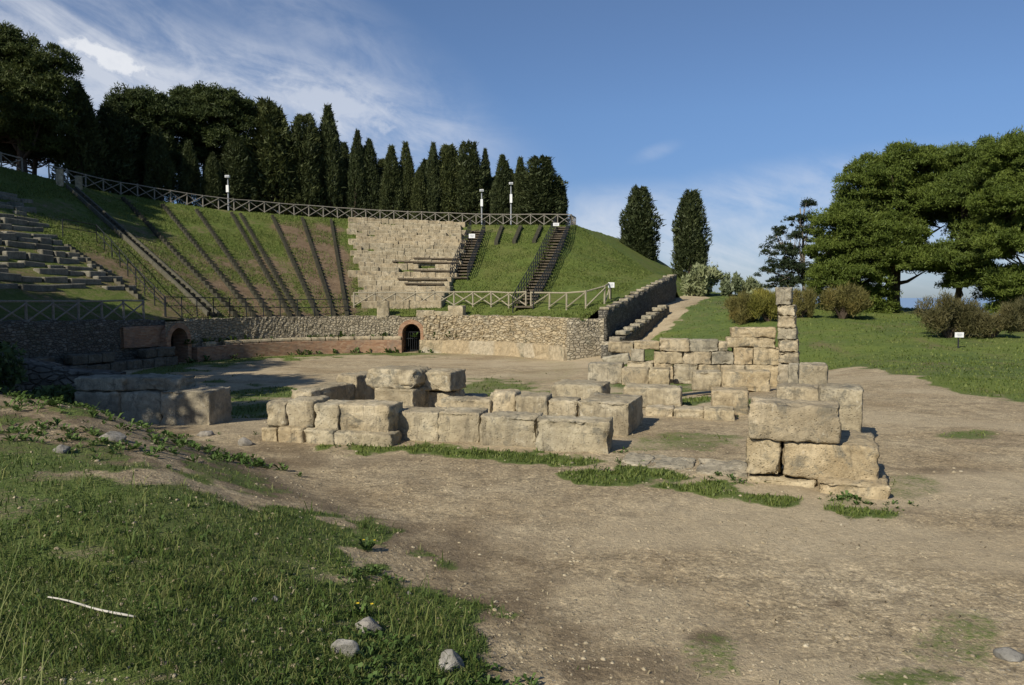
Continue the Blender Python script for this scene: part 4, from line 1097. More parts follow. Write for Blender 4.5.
for (u0, v0), (u1, v1), lab in (((502, 228), (496, 245), 'short dark stair rib at the top of the lawn, nearest the seats'), ((521, 228), (514, 244), 'short dark stair rib at the top of the lawn, middle of three'), ((541, 228), (534, 244), 'short dark stair rib at the top of the lawn, beside the long railed stairway')):
    a_, b_ = cav_pt(u0, v0), cav_pt(u1, v1); d = b_ - a_; mb = MB(); n = 9
    for k in range(n):
        q = a_.lerp(b_, (k + .5) / n); mb.box((q.x, q.y, float(cavea_z(q.x, q.y, False)) - .02), math.hypot(d.x, d.y) / n * .98, .3, .62, math.atan2(d.y, d.x))
    tag(mb.build('stair_rib', M['step']), lab, 'stairs', 'short stair ribs on the lawn')
# pale kerb below the left seats
a_, b_ = cav_pt(66, 247), cav_pt(140, 300); mb = MB(); n = 18
for k in range(n):
    q = a_.lerp(b_, (k + .5) / n); d = b_ - a_; mb.box((q.x, q.y, float(cavea_z(q.x, q.y, False)) + .03), math.hypot(d.x, d.y) / n * .97, .22, .4, math.atan2(d.y, d.x))
tag(mb.build('slope_kerb', M['kerb']), 'pale stone kerb slanting down beside the railing below the left seats', 'kerb')

# the two railed stairways on the right
def railed_stairs(label, top, bot, w, sign=False):
    a_, b_ = cav_pt(*top), cav_pt(*bot); d = b_ - a_; d.z = 0; Ld = d.length; d.normalize(); sd = Vector((-d.y, d.x, 0)); rz = math.atan2(d.y, d.x)
    root = empty('railed_stairway', b_); tag(root, label, 'stairway', 'railed stairways on the right'); n = int(Ld / .75)
    for k in range(n):
        q = a_ + d * (Ld * (k + .5) / n); mb = MB(); mb.box(Vector((q.x, q.y, float(cavea_z(q.x, q.y, False)) + .12)) - b_, .62, w, .1, rz); mb.build('tread', M['timber'], root)
    for sg in (-1, 1):
        pts = [Vector((q.x, q.y, float(cavea_z(q.x, q.y, False)))) for q in [a_ + d * (Ld * k / 8) + sd * sg * w / 2 for k in range(9)]]
        railing('', pts, 1.05, 1.1, (1.0, .72, .45, .2), 'iron', .035, root)
    return root, sd, w
railed_stairs('dark railed stairway between the stone seats and the green lawn', (478, 232), (459, 281), 1.25)
railed_stairs('longer dark railed stairway at the left edge of the grass mound', (563, 228), (523, 311), 1.25)
SG = 'small white notice signs'
def sign(label, p_, h, w, hh, ang=0, post='iron'):
    root = empty('notice_sign', p_, ang); tag(root, label, 'sign', SG)
    mb = MB(); mb.tube([(0, 0, -.2), (0, 0, h)], .03, 6); mb.build('post', M[post], root)
    mb = MB(); mb.box((0, -.045, h - hh / 2), w, .03, hh); b_ = mb.build('board', M['white'], root)
    mb = MB()
    for k in range(3): mb.box((0, -.064, h - hh * (.3 + .2 * k)), w * (.6, .7, .45)[k], .004, hh * .07)
    mb.build('lettering', M['ink'], b_)
p_ = cav_pt(472, 250) ; p_.z += .0
sign('white notice sign hanging at the top of the stairs beside the stone seats', p_, 1.25, .5, .34)
p_ = cav_pt(556, 236)
sign('grey-white notice sign at the top of the stairs beside the grass mound', p_, 1.1, .5, .26)
p_ = cav_pt(611, 301) or PY(611, 301, 43)
sign('white notice sign on a thin post where the pole fence ends', p_, 1.05, .36, .3)
p_ = P(958, 352, .0); p_.z = float(ground_z(p_.x, p_.y))
sign('little white notice sign in front of the brown bushes at the right', p_, .62, .34, .20)

# lamps on the rim
def lamp(label, u, vtop, rho, box=True):
    b_ = rho_pt(u, rho); H = zat(b_.x, b_.y, vtop) - b_.z
    root = empty('lamp_post', b_); tag(root, label, 'lamp post', 'lamp posts on the rim')
    mb = MB(); mb.tube([(0, 0, -.2), (0, 0, H * .55), (0, 0, H)], [.08, .07, .05], 8); mb.build('pole', M['grey_metal'], root)
    mb = MB(); mb.box((0, -.08, H + .03), .36, .28, .2); h_ = mb.build('floodlight', M['white'], root)
    mb = MB(); mb.box((0, -.235, H + .03), .28, .02, .13); mb.build('lens', M['grey_metal'], h_)
    mb = MB(); mb.box((.0, -.12, H * .66), .22, .16, H * .2); mb.build('control_box', M['white'], root)
lamp('lamp post with white box above the paired stair ribs at the left', 231, 177, 35.0)
lamp('lamp post with white box between the cypresses, left of two near the right end', 482, 191, 35.2)
lamp('lamp post with white box, right of two near the right end of the rim', 511, 184, 35.4)
# pale gate posts at the upper left
GP = 'pale gate posts at the upper left'
for u, v, h, lab in ((60, 186, .95, 'pale stone gate post at the upper left, left of the stair'), (79, 189, .7, 'shorter pale stone gate post right of the top of the stair')):
    p_ = cav_pt(u, v); block_at(lab, p_.x, p_.y, p_.z - .1, .45, .4, h + .35, 20, 'stone', name='gate_post', group=GP, cat='gate post')

# ------------------------------------------------------------------ stone seating
def seat_rows(label, rows, r_of, tha_thb, hblk, mat, name, seed, drop=.12, group=None, planks=()):
    root = empty(name, (0, 0, 0)); rr_ = random.Random(seed)
    c0 = None
    for k in range(rows):
        r = r_of(k); ta, tb = tha_thb(k); mb = MB()
        th = ta
        def flush():
            nonlocal mb
            if mb.v:
                me = mb.mesh('seat_row'); bm = bmesh.new(); bm.from_mesh(me)
                bmesh.ops.bevel(bm, geom=bm.edges[:], offset=.035, segments=1, affect='EDGES'); bm.to_mesh(me); bm.free()
                link('seat_row', me, M[mat], root)
            mb = MB()
        while th < tb:
            w = rr_.uniform(.35, 1.3) / r * 57.3
            if rr_.random() > drop:
                tm = th + w / 2; jr = rr_.uniform(-.05, .05); q = arc_pt(r + jr, tm)
                if k in ROT and False: pass
                z_ = float(cavea_z(*arc_pt(r, tm)[:2], False)); hh = hblk * rr_.uniform(.92, 1.08)
                if c0 is None: c0 = Vector((q.x, q.y, z_)); root.location = c0
                mb.box(Vector((q.x, q.y, z_ + .05 + hh / 2 - .22 + rr_.uniform(-.03, .03))) - c0, w / 57.3 * r * .985, .95 * rr_.uniform(.95, 1.05), hh + .2, R(tm - 90) + rr_.uniform(-.02, .02), rr_.uniform(-.02, .02))
            else: flush()
            th += w
        flush()
        if False:
            me = mb.mesh('seat_row'); bm = bmesh.new(); bm.from_mesh(me)
            bmesh.ops.bevel(bm, geom=bm.edges[:], offset=.035, segments=1, affect='EDGES'); bm.to_mesh(me); bm.free()
            link('seat_row', me, M[mat], root)
    tag(root, label, 'stone seating', group); return root
ROT = ()
thA, thB = th_of(356, 34), None
def span_right(k):
    return (np.interp(k, [0, 21], [78.5, 85.2]) + (.8 if k % 3 else 0), 101.8 + (k % 2) * .5)
def span_old(k):
    r = 12.9 + k * .98
    # the wedge is bounded by picture columns 355 and ~468 at top, 360..455 at the bottom; both edges are radial in the real place
    return (87.2 + (1.5 if k < 4 else 0), 103.6)
seats = seat_rows('block of weathered stone seat rows between the turf wedges and the railed stairs', 22, lambda k: 12.9 + k * .98, span_right, .40, 'stone', 'stone_seating', 5, .04, 'stone seating')
for k in (3, 4, 6, 8, 9):
    r = 13.35 + k * .98; mb = MB(); 
    c0 = Vector(seats.location)
    for j in range(6):
        tm = 82 + (9.5 + (k % 3) * 2) * (j + .5) / 6; q = arc_pt(r, tm); z_ = float(cavea_z(q.x, q.y, False)); mb.box(Vector((q.x, q.y, z_ + .34)) - c0, r * R((9.5 + (k % 3) * 2) / 6) * .98, .42, .1, R(tm - 90))
    mb.build('timber_plank', M['timber'], seats)
def span_left(k):
    return (148.5 + max(0, (11 - k)) * .75 + (k * 37 % 5) * .35, 186)
def left_rows():
    root = None; rr_ = random.Random(21); c0 = None
    for k in range(17):
        rho = 14.8 + k * .80; mb = MB()
        def flush():
            nonlocal mb
            me = mb.mesh('seat_row'); bm = bmesh.new(); bm.from_mesh(me)
            bmesh.ops.bevel(bm, geom=bm.edges[:], offset=.04, segments=1, affect='EDGES'); bm.to_mesh(me); bm.free()
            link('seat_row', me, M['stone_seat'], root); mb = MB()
        th0 = 152.0 + max(0, 15 - k) * .72 + (k * 37 % 5) * .6
        L = 0.0; arcL = rho * R(201.2 - 21.2 + 0 - (th0)) if False else rho * R(180 - 21.2 + 0 - th0 if th0 < 158.8 else 0)
        t_ = 0.0
        while t_ < arcL + 9:
            w = rr_.uniform(.6, 1.9)
            if rr_.random() > .13:
                m_ = t_ + w / 2
                jr = rr_.uniform(-.15, .15)
                if m_ < arcL:
                    th = th0 + m_ / rho * 57.3; q = arc_pt(rho + jr, th); rz = R(th - 90)
                else:
                    x_, y_ = from_qs(-(rho + jr), -(m_ - arcL) - (0 if th0 < 158.8 else 0)); q = Vector((x_, y_, 0)); rz = R(69)
                z_ = float(cavea_z(q.x, q.y, False)); hh = .17 * rr_.uniform(.6, 1.4)
                if root is None: root = empty('stone_seating', (q.x, q.y, z_)); c0 = Vector((q.x, q.y, z_))
                mb.box(Vector((q.x, q.y, z_ + hh / 2 - .12 + rr_.uniform(-.08, .08))) - c0, w * .95, .6 * rr_.uniform(.6, 1.15), hh + .2, rz + rr_.uniform(-.09, .09), rr_.uniform(-.07, .07))
            elif mb.v: flush()
            t_ += w
        if mb.v: flush()
    tag(root, 'ruined stone seat rows on the slope at the left edge', 'stone seating', 'stone seating')
left_rows()
# loose blocks behind the lower fence
for (u, v, w, h, lab) in ((383, 317, .75, 1.15, 'upright squared block behind the pale fence, left one'), (426, 319, 1.15, .55, 'low block on the podium top, middle one behind the pale fence'), (444, 319, 1.1, .5, 'low block on the podium top beside the middle one'), (457, 318, 1.0, .85, 'taller block on the podium top at the right of the three')):
    p_ = cav_pt(u, v) or PY(u, v, 47.6); block_at(lab, p_.x, p_.y + .1, p_.z - .15, w, .55, h, math.degrees(math.atan2(p_.y - CY, p_.x - CX)) - 90, 'stone', group='blocks along the podium top')

# ------------------------------------------------------------------ trees
def leaf_cloud(name, c, d, L, w, tone, up=None):
    """triangles: centre c (n,3), axis d (n,3), length L, width w"""
    n = len(c); d = d / (np.linalg.norm(d, axis=1, keepdims=True) + 1e-9)
    r_ = rng.normal(size=(n, 3)); s = np.cross(d, r_); s /= (np.linalg.norm(s, axis=1, keepdims=True) + 1e-9)
    L = np.broadcast_to(L, (n,))[:, None]; w = np.broadcast_to(w, (n,))[:, None]
    v = np.stack([c - d * L * .5 - s * w * .5, c - d * L * .4 + s * w * .5, c + d * L * .5, ], 1).reshape(-1, 3)
    f = np.arange(3 * n).reshape(n, 3)
    return np_mesh(name, v, f, False, {'tone': np.repeat(tone, 3)})
def cypress_mesh(seed, n=11000, broad=0.0, top=1.0):
    """unit height 1, half-width 1 (scaled per tree)"""
    g = np.random.default_rng(seed)
    h = g.random(n) ** .85
    a = g.random(n) * 2 * np.pi
    k0, ex = (.70, .50) if broad else (.50, .72)
    prof = np.where(h < .10, .62 + .38 * h / .10, np.where(h < k0, 1.0 - .10 * (h - .1), (1 - .10 * (k0 - .1)) * np.clip(1 - ((h - k0) / (1.03 - k0)), 0, 1) ** ex))
    lob = 1 + .34 * (fbm(a * 1.9 + seed * 3, h * 7, 3, seed) - .5) * 2 + .10 * np.sin(a * 5 + seed + h * 9)
    spire = .90 + .20 * (fbm(a * 1.4 + seed * 5, a * 0 + seed, 2, seed + 9) - .3) * (1.2 if broad else .8)
    rad = prof * lob * (1 - .45 * g.random(n) ** 1.8)
    c = np.stack([rad * np.cos(a), rad * np.sin(a), h * (1 - (1 - np.clip(spire, .82, 1.0)) * np.clip(prof * 1.2, 0, 1))], -1)
    d = np.stack([np.cos(a) * .5 + g.normal(0, .35, n), np.sin(a) * .5 + g.normal(0, .35, n), np.full(n, .12) + g.normal(0, .06, n)], -1)
    tone = np.clip(.5 + .9 * (fbm(a * 3, h * 22, 2, seed + 3) - .5) + .25 * (g.random(n) - .5), 0, 1)
    # secondary leaders: slimmer spires leaning on the main one, each with its own tip
    ns = 8 if broad else 6
    sa = g.random(ns) * 6.283; sr = g.uniform(.40, .72, ns); sh = g.uniform(.62, .97, ns); sw = g.uniform(.24, .42, ns); s0_ = g.uniform(.05, .35, ns)
    pick = g.random(n) < .62; idx = g.integers(0, ns, n); hh = g.random(n)
    zz = s0_[idx] + (sh[idx] - s0_[idx]) * hh; pr = np.clip(1.15 - hh, 0, 1) ** .6 * np.where(hh < .25, .6 + 1.6 * hh, 1.0) * sw[idx] * (1 - .4 * g.random(n) ** 2) * (1 + .3 * (fbm(a * 2, zz * 16, 2, seed + 4) - .5))
    pull = 1 - .55 * hh
    cs = np.stack([np.cos(sa[idx]) * sr[idx] * pull + np.cos(a) * pr, np.sin(sa[idx]) * sr[idx] * pull + np.sin(a) * pr, zz], -1)
    c[:, :2] *= .84; c = np.where(pick[:, None], cs, c)
    dm = d * np.array([1.3, 1.3, 9.0]); dm /= np.linalg.norm(dm, axis=1, keepdims=True)
    cm = c * np.array([1.3, 1.3, 9.0])
    s = np.cross(dm, g.normal(size=(n, 3))); s /= np.linalg.norm(s, axis=1, keepdims=True)
    L = (.15 + .26 * g.random(n) ** 2.0)[:, None]; stray = (g.random(n) < .05)[:, None]; cm = cm + stray * dm * .22; w = L * .36
    v = np.stack([cm - dm * L * .5 - s * w * .5, cm - dm * L * .4 + s * w * .5, cm + dm * L * .6], 1).reshape(-1, 3) / np.array([1.3, 1.3, 9.0])
    return np_mesh('cypress_crown', v, np.arange(3 * n).reshape(n, 3), False, {'tone': np.repeat(tone, 3)})
CYP = [cypress_mesh(s, 21000, b) for s, b in ((1, 0), (2, 0), (3, 1), (4, 0), (6, 1))]
for m_ in CYP: m_.materials.append(M['cypress'])
mbt = MB(); mbt.tube([(0, 0, -.04), (0, 0, .2), (0, 0, .8)], [.16, .12, .03], 7); TRK = mbt.mesh('cypress_trunk', True); TRK.materials.append(M['bark'])
def cypress(label, u, vtop, wpx, rho=None, base=None, var=0, group='cypresses behind the rim fence', name='cypress_tree', vbot=None):
    b_ = base if base is not None else rho_pt(u, rho)
    H = zat(b_.x, b_.y, vtop) - b_.z; w = wpx / F * b_.y / 2 * (1.22 if rho else .98)
    root = empty(name, b_, random.random() * 6.28); tag(root, label, 'tree', group); root.rotation_euler.x = R(random.uniform(-2, 2)); root.rotation_euler.y = R(random.uniform(-2, 2))
    low_ = .10 if H > 4 else .02
    o = bpy.data.objects.new('crown', CYP[var]); COL.objects.link(o); o.parent = root; o.scale = (w, w, H * (1 - low_ / H * 2)); o.location = (0, 0, low_)
    o = bpy.data.objects.new('trunk', TRK); COL.objects.link(o); o.parent = root; o.scale = (w, w, H)
    return root
for (u, vt, w, rho, var, lab) in (
    (86, 79, 40, 37.5, 0, 'tall broad cypress standing alone right of the big left pine'),
    (119, 99, 40, 38.5, 2, 'dark cypress between the lone tall one and the umbrella pines'),
    (165, 125, 27, 37, 3, 'grey-green slim cypress in front of the left umbrella pine'),
    (193, 139, 22, 37, 1, 'small pale-grey cypress in front of the umbrella pines, middle of three'),
    (215, 151, 20, 36.8, 0, 'smallest cypress in front of the umbrella pines, just left of the lamp'),
    (240, 137, 30, 37.5, 2, 'cypress right behind the left lamp post'),
    (274, 99, 46, 39, 4, 'broad ragged cypress with a bent tip right of the umbrella pines'),
    (307, 111, 36, 39, 2, 'dark cypress right of the broad ragged one'),
    (333, 104, 28, 39.5, 1, 'tall pointed cypress, highest of the middle group'),
    (356, 128, 19, 39, 3, 'very slim cypress right of the tall pointed one'),
    (373, 137, 22, 39.5, 0, 'slim cypress above the left edge of the stone seats'),
    (392, 144, 22, 39, 1, 'plump cypress above the stone seats, left of a pair'),
    (409, 140, 20, 39.5, 3, 'pointed cypress above the stone seats, right of a pair'),
    (420, 166, 14, 38.5, 0, 'lowest little cypress in a dip of the tree line above the seats'),
    (432, 141, 18, 39, 1, 'pointed cypress right of the dip in the tree line'),
    (449, 143, 26, 39.5, 4, 'bushy cypress left of the blunt one beside the middle lamp'),
    (472, 140, 30, 39.5, 2, 'broad blunt-topped cypress directly left of the middle lamp post'),
    (488, 147, 15, 40.5, 3, 'narrow cypress just right of the middle lamp post'),
    (501, 153, 20, 39, 0, 'cypress between the two right lamp posts'),
    (521, 156, 19, 39.5, 1, 'pointed cypress right of the right lamp post'),
    (541, 155, 40, 38.5, 2, 'broad conical cypress near the right end of the row'),
    (558, 176, 16, 39, 4, 'last small cypress at the right end of the row')):
    cypress(lab, u, vt, w * 1.08, rho, var=var)
# fillers deeper in the same wood, behind the front row
for i, u in enumerate((100, 140, 228, 258, 290, 320, 345, 365, 383, 401, 425, 441, 460, 480, 495, 511, 530, 550)):
    ftop = np.interp(u, [100, 140, 258, 290, 345, 401, 480, 530, 550], [130, 140, 140, 125, 135, 160, 165, 172, 180])
    cypress('dark cypress deeper in the wood, filling gaps of the tree line', u, ftop + random.uniform(-4, 8), random.uniform(26, 34), 43 + random.random() * 2, var=i % 5, group='cypresses deeper in the wood')
b_ = PY(637, 268, 78); b_.z = 4.0
cypress('thick blunt cypress alone on the skyline right of the mound', 637, 184, 46, base=Vector((b_.x, b_.y, 3.6)), var=2, group='two lone cypresses')
b_ = PY(690, 282, 74)
cypress('thick cypress with a narrower tip above the pale bushes', 690, 189, 41, base=Vector((b_.x, b_.y, float(ground_z(b_.x, b_.y)))), var=4, group='two lone cypresses')

def pine_mesh(lobes, seed, npuff, ntri, rp=.62, L=.26, w=.085, flat=.62):
    """lobes: list of (cx,cy,cz, rx,ry,rz) in tree space; puffs sit mostly on the upper shells"""
    g = np.random.default_rng(seed); C_ = []; 
    wts = np.array([l[3] * l[4] + l[3] * l[5] for l in lobes]); wts = wts / wts.sum()
    for _ in range(npuff):
        l = lobes[g.choice(len(lobes), p=wts)]
        v = g.normal(size=3); v /= np.linalg.norm(v)
        if v[2] < -.35: v[2] *= -.6
        k = .62 + .42 * g.random() ** .6 if g.random() < .85 else .3 + .4 * g.random()
        C_.append((l[0] + v[0] * l[3] * k, l[1] + v[1] * l[4] * k, l[2] + v[2] * l[5] * k, g.random()))
    C_ = np.array(C_)
    cen = C_[:, :3].mean(0); out_ = g.random(npuff) < .06; C_[out_, :3] += (C_[out_, :3] - cen) * g.uniform(.03, .10, (out_.sum(), 1))
    n = npuff * ntri
    pc = np.repeat(C_[:, :3], ntri, 0); pr = np.repeat(rp * (.45 + .95 * g.random(npuff) ** 1.3), ntri); pt = np.repeat(C_[:, 3], ntri)
    v = g.normal(size=(n, 3)); v /= np.linalg.norm(v, axis=1, keepdims=True); v[:, 2] = np.where(v[:, 2] < -.3, v[:, 2] * -.5, v[:, 2])
    k = (.55 + .5 * g.random(n))[:, None]
    c = pc + v * k * pr[:, None] * np.array([1, 1, flat])
    d = v * .8 + g.normal(0, .6, (n, 3)) + np.array([0, 0, .3])
    tone = np.clip(.34 * pt + .35 + .4 * (g.random(n) - .5), 0, 1)
    return leaf_cloud('crown', c, d, L * (.7 + .6 * g.random(n)), w * (.7 + .6 * g.random(n)), tone), C_
def pine(label, base, lobes, seed, npuff, ntri, mat='pine', trunk_r=.28, forks=None, rp=.62, L=.26, w=.085, group=None, cat='tree', name='pine_tree', bark='bark', flat=.82, lean=(0, 0), twigs=40):
    root = empty(name, base); tag(root, label, cat, group)
    me, puffs = pine_mesh(lobes, seed, npuff, ntri, rp, L, w, flat); link('crown', me, M[mat], root)
    mb = MB(); r_ = random.Random(seed)
    zs = sorted(l[2] - l[5] * .35 for l in lobes); fork = max(.8, zs[0] * .55 if zs[0] > 1 else .9)
    top = Vector((lean[0], lean[1], max(l[2] for l in lobes)))
    fk = Vector((lean[0] * .3, lean[1] * .3, fork))
    mb.tube([(0, 0, -.3), (lean[0] * .1, lean[1] * .1, fork * .5), fk, fk.lerp(top, .5) + Vector((.15, 0, 0)), top], [trunk_r * 1.25, trunk_r, trunk_r * .9, trunk_r * .55, .04], 9)
    for l in lobes:
        e = Vector((l[0], l[1], l[2] - l[5] * .1)); st = fk.lerp(top, r_.uniform(0, .55)); m_ = st.lerp(e, .5) + Vector((r_.uniform(-.3, .3), r_.uniform(-.3, .3), -.25 * l[5]))
        mb.tube([st, m_, e], [trunk_r * .42, trunk_r * .28, .03], 6)
        near = [p_ for p_ in puffs if abs(p_[0] - l[0]) < l[3] and abs(p_[2] - l[2]) < l[5]]
        for p_ in r_.sample(near, min(len(near), max(2, twigs // len(lobes)))): mb.tube([m_.lerp(e, r_.random()), p_[:3]], [trunk_r * .12, .015], 4)
    mb.build('trunk', M[bark], root, True)
    return root
def lobes_px(base, specs, dy=1.0, fat=1.25):
    """specs: (u, v, rx px, rz px, dyoffset m) -> lobes in tree space; sizes in px turned into metres at the tree's distance"""
    out = []
    for (u, v, ru, rv, oy) in specs:
        c = PY(u, v, base.y + oy); k = base.y / F
        out.append((c.x - base.x, oy, c.z - base.z, ru * k, ru * k * dy, rv * k * fat))
    return out
# the big pines at the right
b_ = PY(893, 316, 50); b_.z = float(ground_z(b_.x, b_.y))
pine('big spreading pine with a thick dark trunk at the right, widest crown', b_, lobes_px(b_, [(905, 172, 40, 20, 0), (872, 186, 30, 24, -1), (940, 176, 40, 22, 1), (845, 228, 28, 18, -1.5), (830, 254, 22, 15, -1.5), (880, 240, 40, 20, -2), (846, 280, 34, 17, -2), (905, 210, 54, 26, 0), (895, 262, 40, 17, -2.5), (945, 222, 40, 26, 0), (866, 302, 26, 13, -1), (925, 270, 26, 11, -1), (846, 308, 26, 12, 0), (872, 312, 20, 9, -1.2), (834, 290, 24, 18, -.5), (880, 205, 40, 26, 2), (860, 265, 40, 24, 1.5)]), 31, 1900, 190, trunk_r=.42, group='big pines at the right', rp=.62, L=.21, w=.062)
b_ = PY(957, 322, 47); b_.z = float(ground_z(b_.x, b_.y))
pine('slimmer pine with a thin dark trunk right of the big spreading one', b_, lobes_px(b_, [(985, 170, 40, 22, 1), (968, 200, 36, 22, 0), (955, 262, 34, 14, -1), (990, 232, 34, 20, 0), (978, 282, 28, 14, -1), (1000, 296, 18, 12, 0), (990, 200, 36, 24, 2), (960, 285, 14, 6, -.5)]), 32, 1050, 190, trunk_r=.20, group='big pines at the right', rp=.58, L=.21, w=.062)
b_ = PY(1040, 335, 42); b_.z = float(ground_z(b_.x, b_.y))
pine('tallest pine cut off by the right edge, crown reaching highest', b_, lobes_px(b_, [(1030, 164, 46, 24, 0), (1075, 180, 50, 34, 0), (1018, 205, 38, 26, -1), (1015, 250, 34, 20, -1), (1050, 240, 50, 40, 0), (1014, 288, 26, 18, -.5), (1040, 300, 40, 24, 0), (1090, 270, 50, 50, 0), (1020, 225, 40, 34, 2), (1010, 312, 18, 10, 0)]), 33, 1500, 190, trunk_r=.34, group='big pines at the right', rp=.56, L=.20, w=.058)
# dark araucaria-like pine left of them
b_ = PY(806, 305, 56); b_.z = float(ground_z(b_.x, b_.y))
specs = [(804, 208, 9, 8, 0), (800, 222, 14, 7, 0), (812, 222, 8, 6, 0), (790, 236, 18, 8, 0), (806, 240, 16, 10, 0), (775, 234, 7, 6, -.5), (782, 252, 20, 9, 0), (800, 258, 20, 10, 0), (768, 256, 8, 6, 0), (764, 268, 6, 5, 0), (784, 270, 24, 9, 0), (800, 276, 20, 10, 0), (788, 285, 26, 8, 0)]
pine('dark bluish open-branched conifer with a pale leaning trunk left of the big pines', b_, lobes_px(b_, specs), 41, 230, 80, 'pine_dark', .14, rp=.42, L=.2, w=.07, bark='bark_pale', lean=(-.6, 0), name='conifer_tree', flat=.8, twigs=80)
# umbrella pines on the left
b_ = rho_pt(28, 37.5)
pine('huge dark pine at the upper left corner', b_, lobes_px(b_, [(8, 62, 26, 26, 0), (40, 75, 30, 24, 0), (-25, 60, 40, 34, 0), (52, 98, 20, 18, -.5), (15, 105, 40, 26, -1), (-30, 110, 46, 36, 0), (40, 122, 26, 18, -1), (0, 140, 40, 16, 0), (45, 150, 18, 12, .5)]), 51, 1150, 110, 'pine_deep', .4, group='pines on the left rim', rp=.8, L=.3, w=.1)
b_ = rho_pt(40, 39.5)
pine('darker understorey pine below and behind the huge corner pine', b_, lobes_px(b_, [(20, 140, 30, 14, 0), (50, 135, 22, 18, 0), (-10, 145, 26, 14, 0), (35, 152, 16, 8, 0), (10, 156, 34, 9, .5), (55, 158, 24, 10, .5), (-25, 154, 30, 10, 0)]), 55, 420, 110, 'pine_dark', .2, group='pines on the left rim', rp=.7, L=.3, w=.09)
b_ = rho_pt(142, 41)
pine('round-topped umbrella pine left of the taller umbrella pine', b_, lobes_px(b_, [(140, 108, 24, 14, 0), (128, 120, 18, 18, 0), (160, 122, 22, 20, 0), (142, 140, 26, 18, 0), (130, 160, 24, 16, 0), (160, 165, 26, 18, 0)]), 52, 750, 110, 'pine_deep', .3, group='pines on the left rim', rp=.8, L=.32, w=.1)
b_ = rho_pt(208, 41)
pine('taller umbrella pine with a domed crown left of the lamp', b_, lobes_px(b_, [(195, 104, 20, 13, 0), (225, 112, 26, 16, 0), (205, 122, 34, 18, 0), (240, 128, 16, 16, 0), (190, 140, 26, 16, 0), (220, 146, 30, 14, 0), (200, 165, 34, 16, 1)]), 53, 900, 110, 'pine_deep', .3, group='pines on the left rim', rp=.8, L=.32, w=.1)
# pines out of the frame on the left whose shade falls on the seats, the wall and the near bank
def shade_pine(x_, y_, H, wd, seed, lab):
    z_ = float(ground_z(x_, y_)) if y_ < 28 else float(cavea_z(x_, y_))
    pine(lab, Vector((x_, y_, z_)), [(0, 0, H * .8, wd * .7, wd * .7, H * .18), (wd * .45, 0, H * .62, wd * .55, wd * .55, H * .16), (-wd * .45, .3, H * .62, wd * .55, wd * .55, H * .16), (0, wd * .4, H * .58, wd * .6, wd * .5, H * .16), (0, -wd * .45, H * .55, wd * .6, wd * .5, H * .15), (0, 0, H * .42, wd * .7, wd * .7, H * .12)], seed, 420, 80, 'pine', .3, group='pines beside the left wall', rp=.95, L=.42, w=.16)
SUN_AZ = (-.6, -.8); SUN_EL = 36
shade_pine(-14.4, 6.8, 9.5, 3.1, 61, 'pine standing left of the near earth bank, shading the left blocks')
shade_pine(-17.0, 11.6, 9.0, 3.2, 62, 'pine behind the first one left of the earth bank')
shade_pine(-25.5, 25.5, 12.5, 5.2, 63, 'pine left of the shaded wall')
shade_pine(-20.5, 18.5, 11, 4.6, 64, 'pine between the earth bank and the shaded wall')
shade_pine(-42.5, 44.5, 13, 5.5, 65, 'pine on the left rim shading the upper left slope')
shade_pine(-41, 37.5, 13, 5.5, 66, 'pine at the far left of the rim')

# bushes
def bush(label, u, vb, y, wpx, hpx, mat, seed, n=9000, L=.22, w=.05, up=.5, name='broom_bush', group='bushes on the right slope', trunk=None, lob=13):
    b_ = PY(u, vb, y); b_.z = float(ground_z(b_.x, b_.y)); k = y / F; W, H = wpx * k / 2, hpx * k
    g = np.random.default_rng(seed); root = empty(name, b_); tag(root, label, 'bush', group)
    cs = np.stack([g.uniform(-.72, .72, lob) * W, g.uniform(-.6, .6, lob) * W, g.uniform(.25, .74, lob) * H], -1); cs[:, 2] *= 1 - .35 * (np.abs(cs[:, 0]) / W) ** 2; rs = np.stack([g.uniform(.22, .5, lob) * W, g.uniform(.22, .5, lob) * W, g.uniform(.18, .36, lob) * H], -1)
    i_ = g.integers(0, lob, n); v = g.normal(size=(n, 3)); v /= np.linalg.norm(v, axis=1, keepdims=True); kk = (.35 + .75 * g.random(n) ** .7)[:, None]; kk[g.random(n) < .06] *= 1.35
    c = cs[i_] + v * kk * rs[i_]; c[:, 2] = np.clip(c[:, 2], .02, None)
    d = v * .7 + g.normal(0, .45, (n, 3)) + np.array([0, 0, up])
    tone = np.clip(.5 + .8 * (fbm(c[:, 0] * 2, c[:, 2] * 2 + c[:, 1], 2, seed) - .5) + .3 * (g.random(n) - .5), 0, 1)
    link('crown', leaf_cloud('crown', c, d, L * (.6 + .8 * g.random(n)), w * (.7 + .6 * g.random(n)), tone), M[mat], root)
    mb = MB(); r_ = random.Random(seed)
    for c_ in cs: mb.tube([(0, 0, -.15), (c_[0] * .4, c_[1] * .4, c_[2] * .4), tuple(c_)], [.07 * W, .045 * W, .012], 6)
    mb.build('stems', M['bark'], root)
    return root
bush('yellow-green broom bush left of the tall pillar, right one of two touching', 768, 319, 42, 44, 34, 'broom_green', 71, 11000, .3, .035, .9)
bush('brownish broom bush on a visible stem left of the tall pillar', 744, 321, 42.5, 32, 34, 'broom', 72, 6500, .3, .03, .9)
bush('olive broom bush peeping out right of the tall pillar', 800, 318, 43, 30, 30, 'broom', 73, 6000, .3, .03, .9)
bush('round olive-brown bush in front of the left edge of the big pine', 842, 324, 43, 52, 34, 'broom', 74, 11000, .26, .035, .6)
bush('wide brown bush behind the little white sign', 948, 350, 33, 56, 44, 'broom_brown', 75, 11000, .22, .03, .6)
bush('brown bush right of the one behind the little white sign', 990, 352, 33, 50, 36, 'broom_brown', 76, 9000, .22, .03, .6)
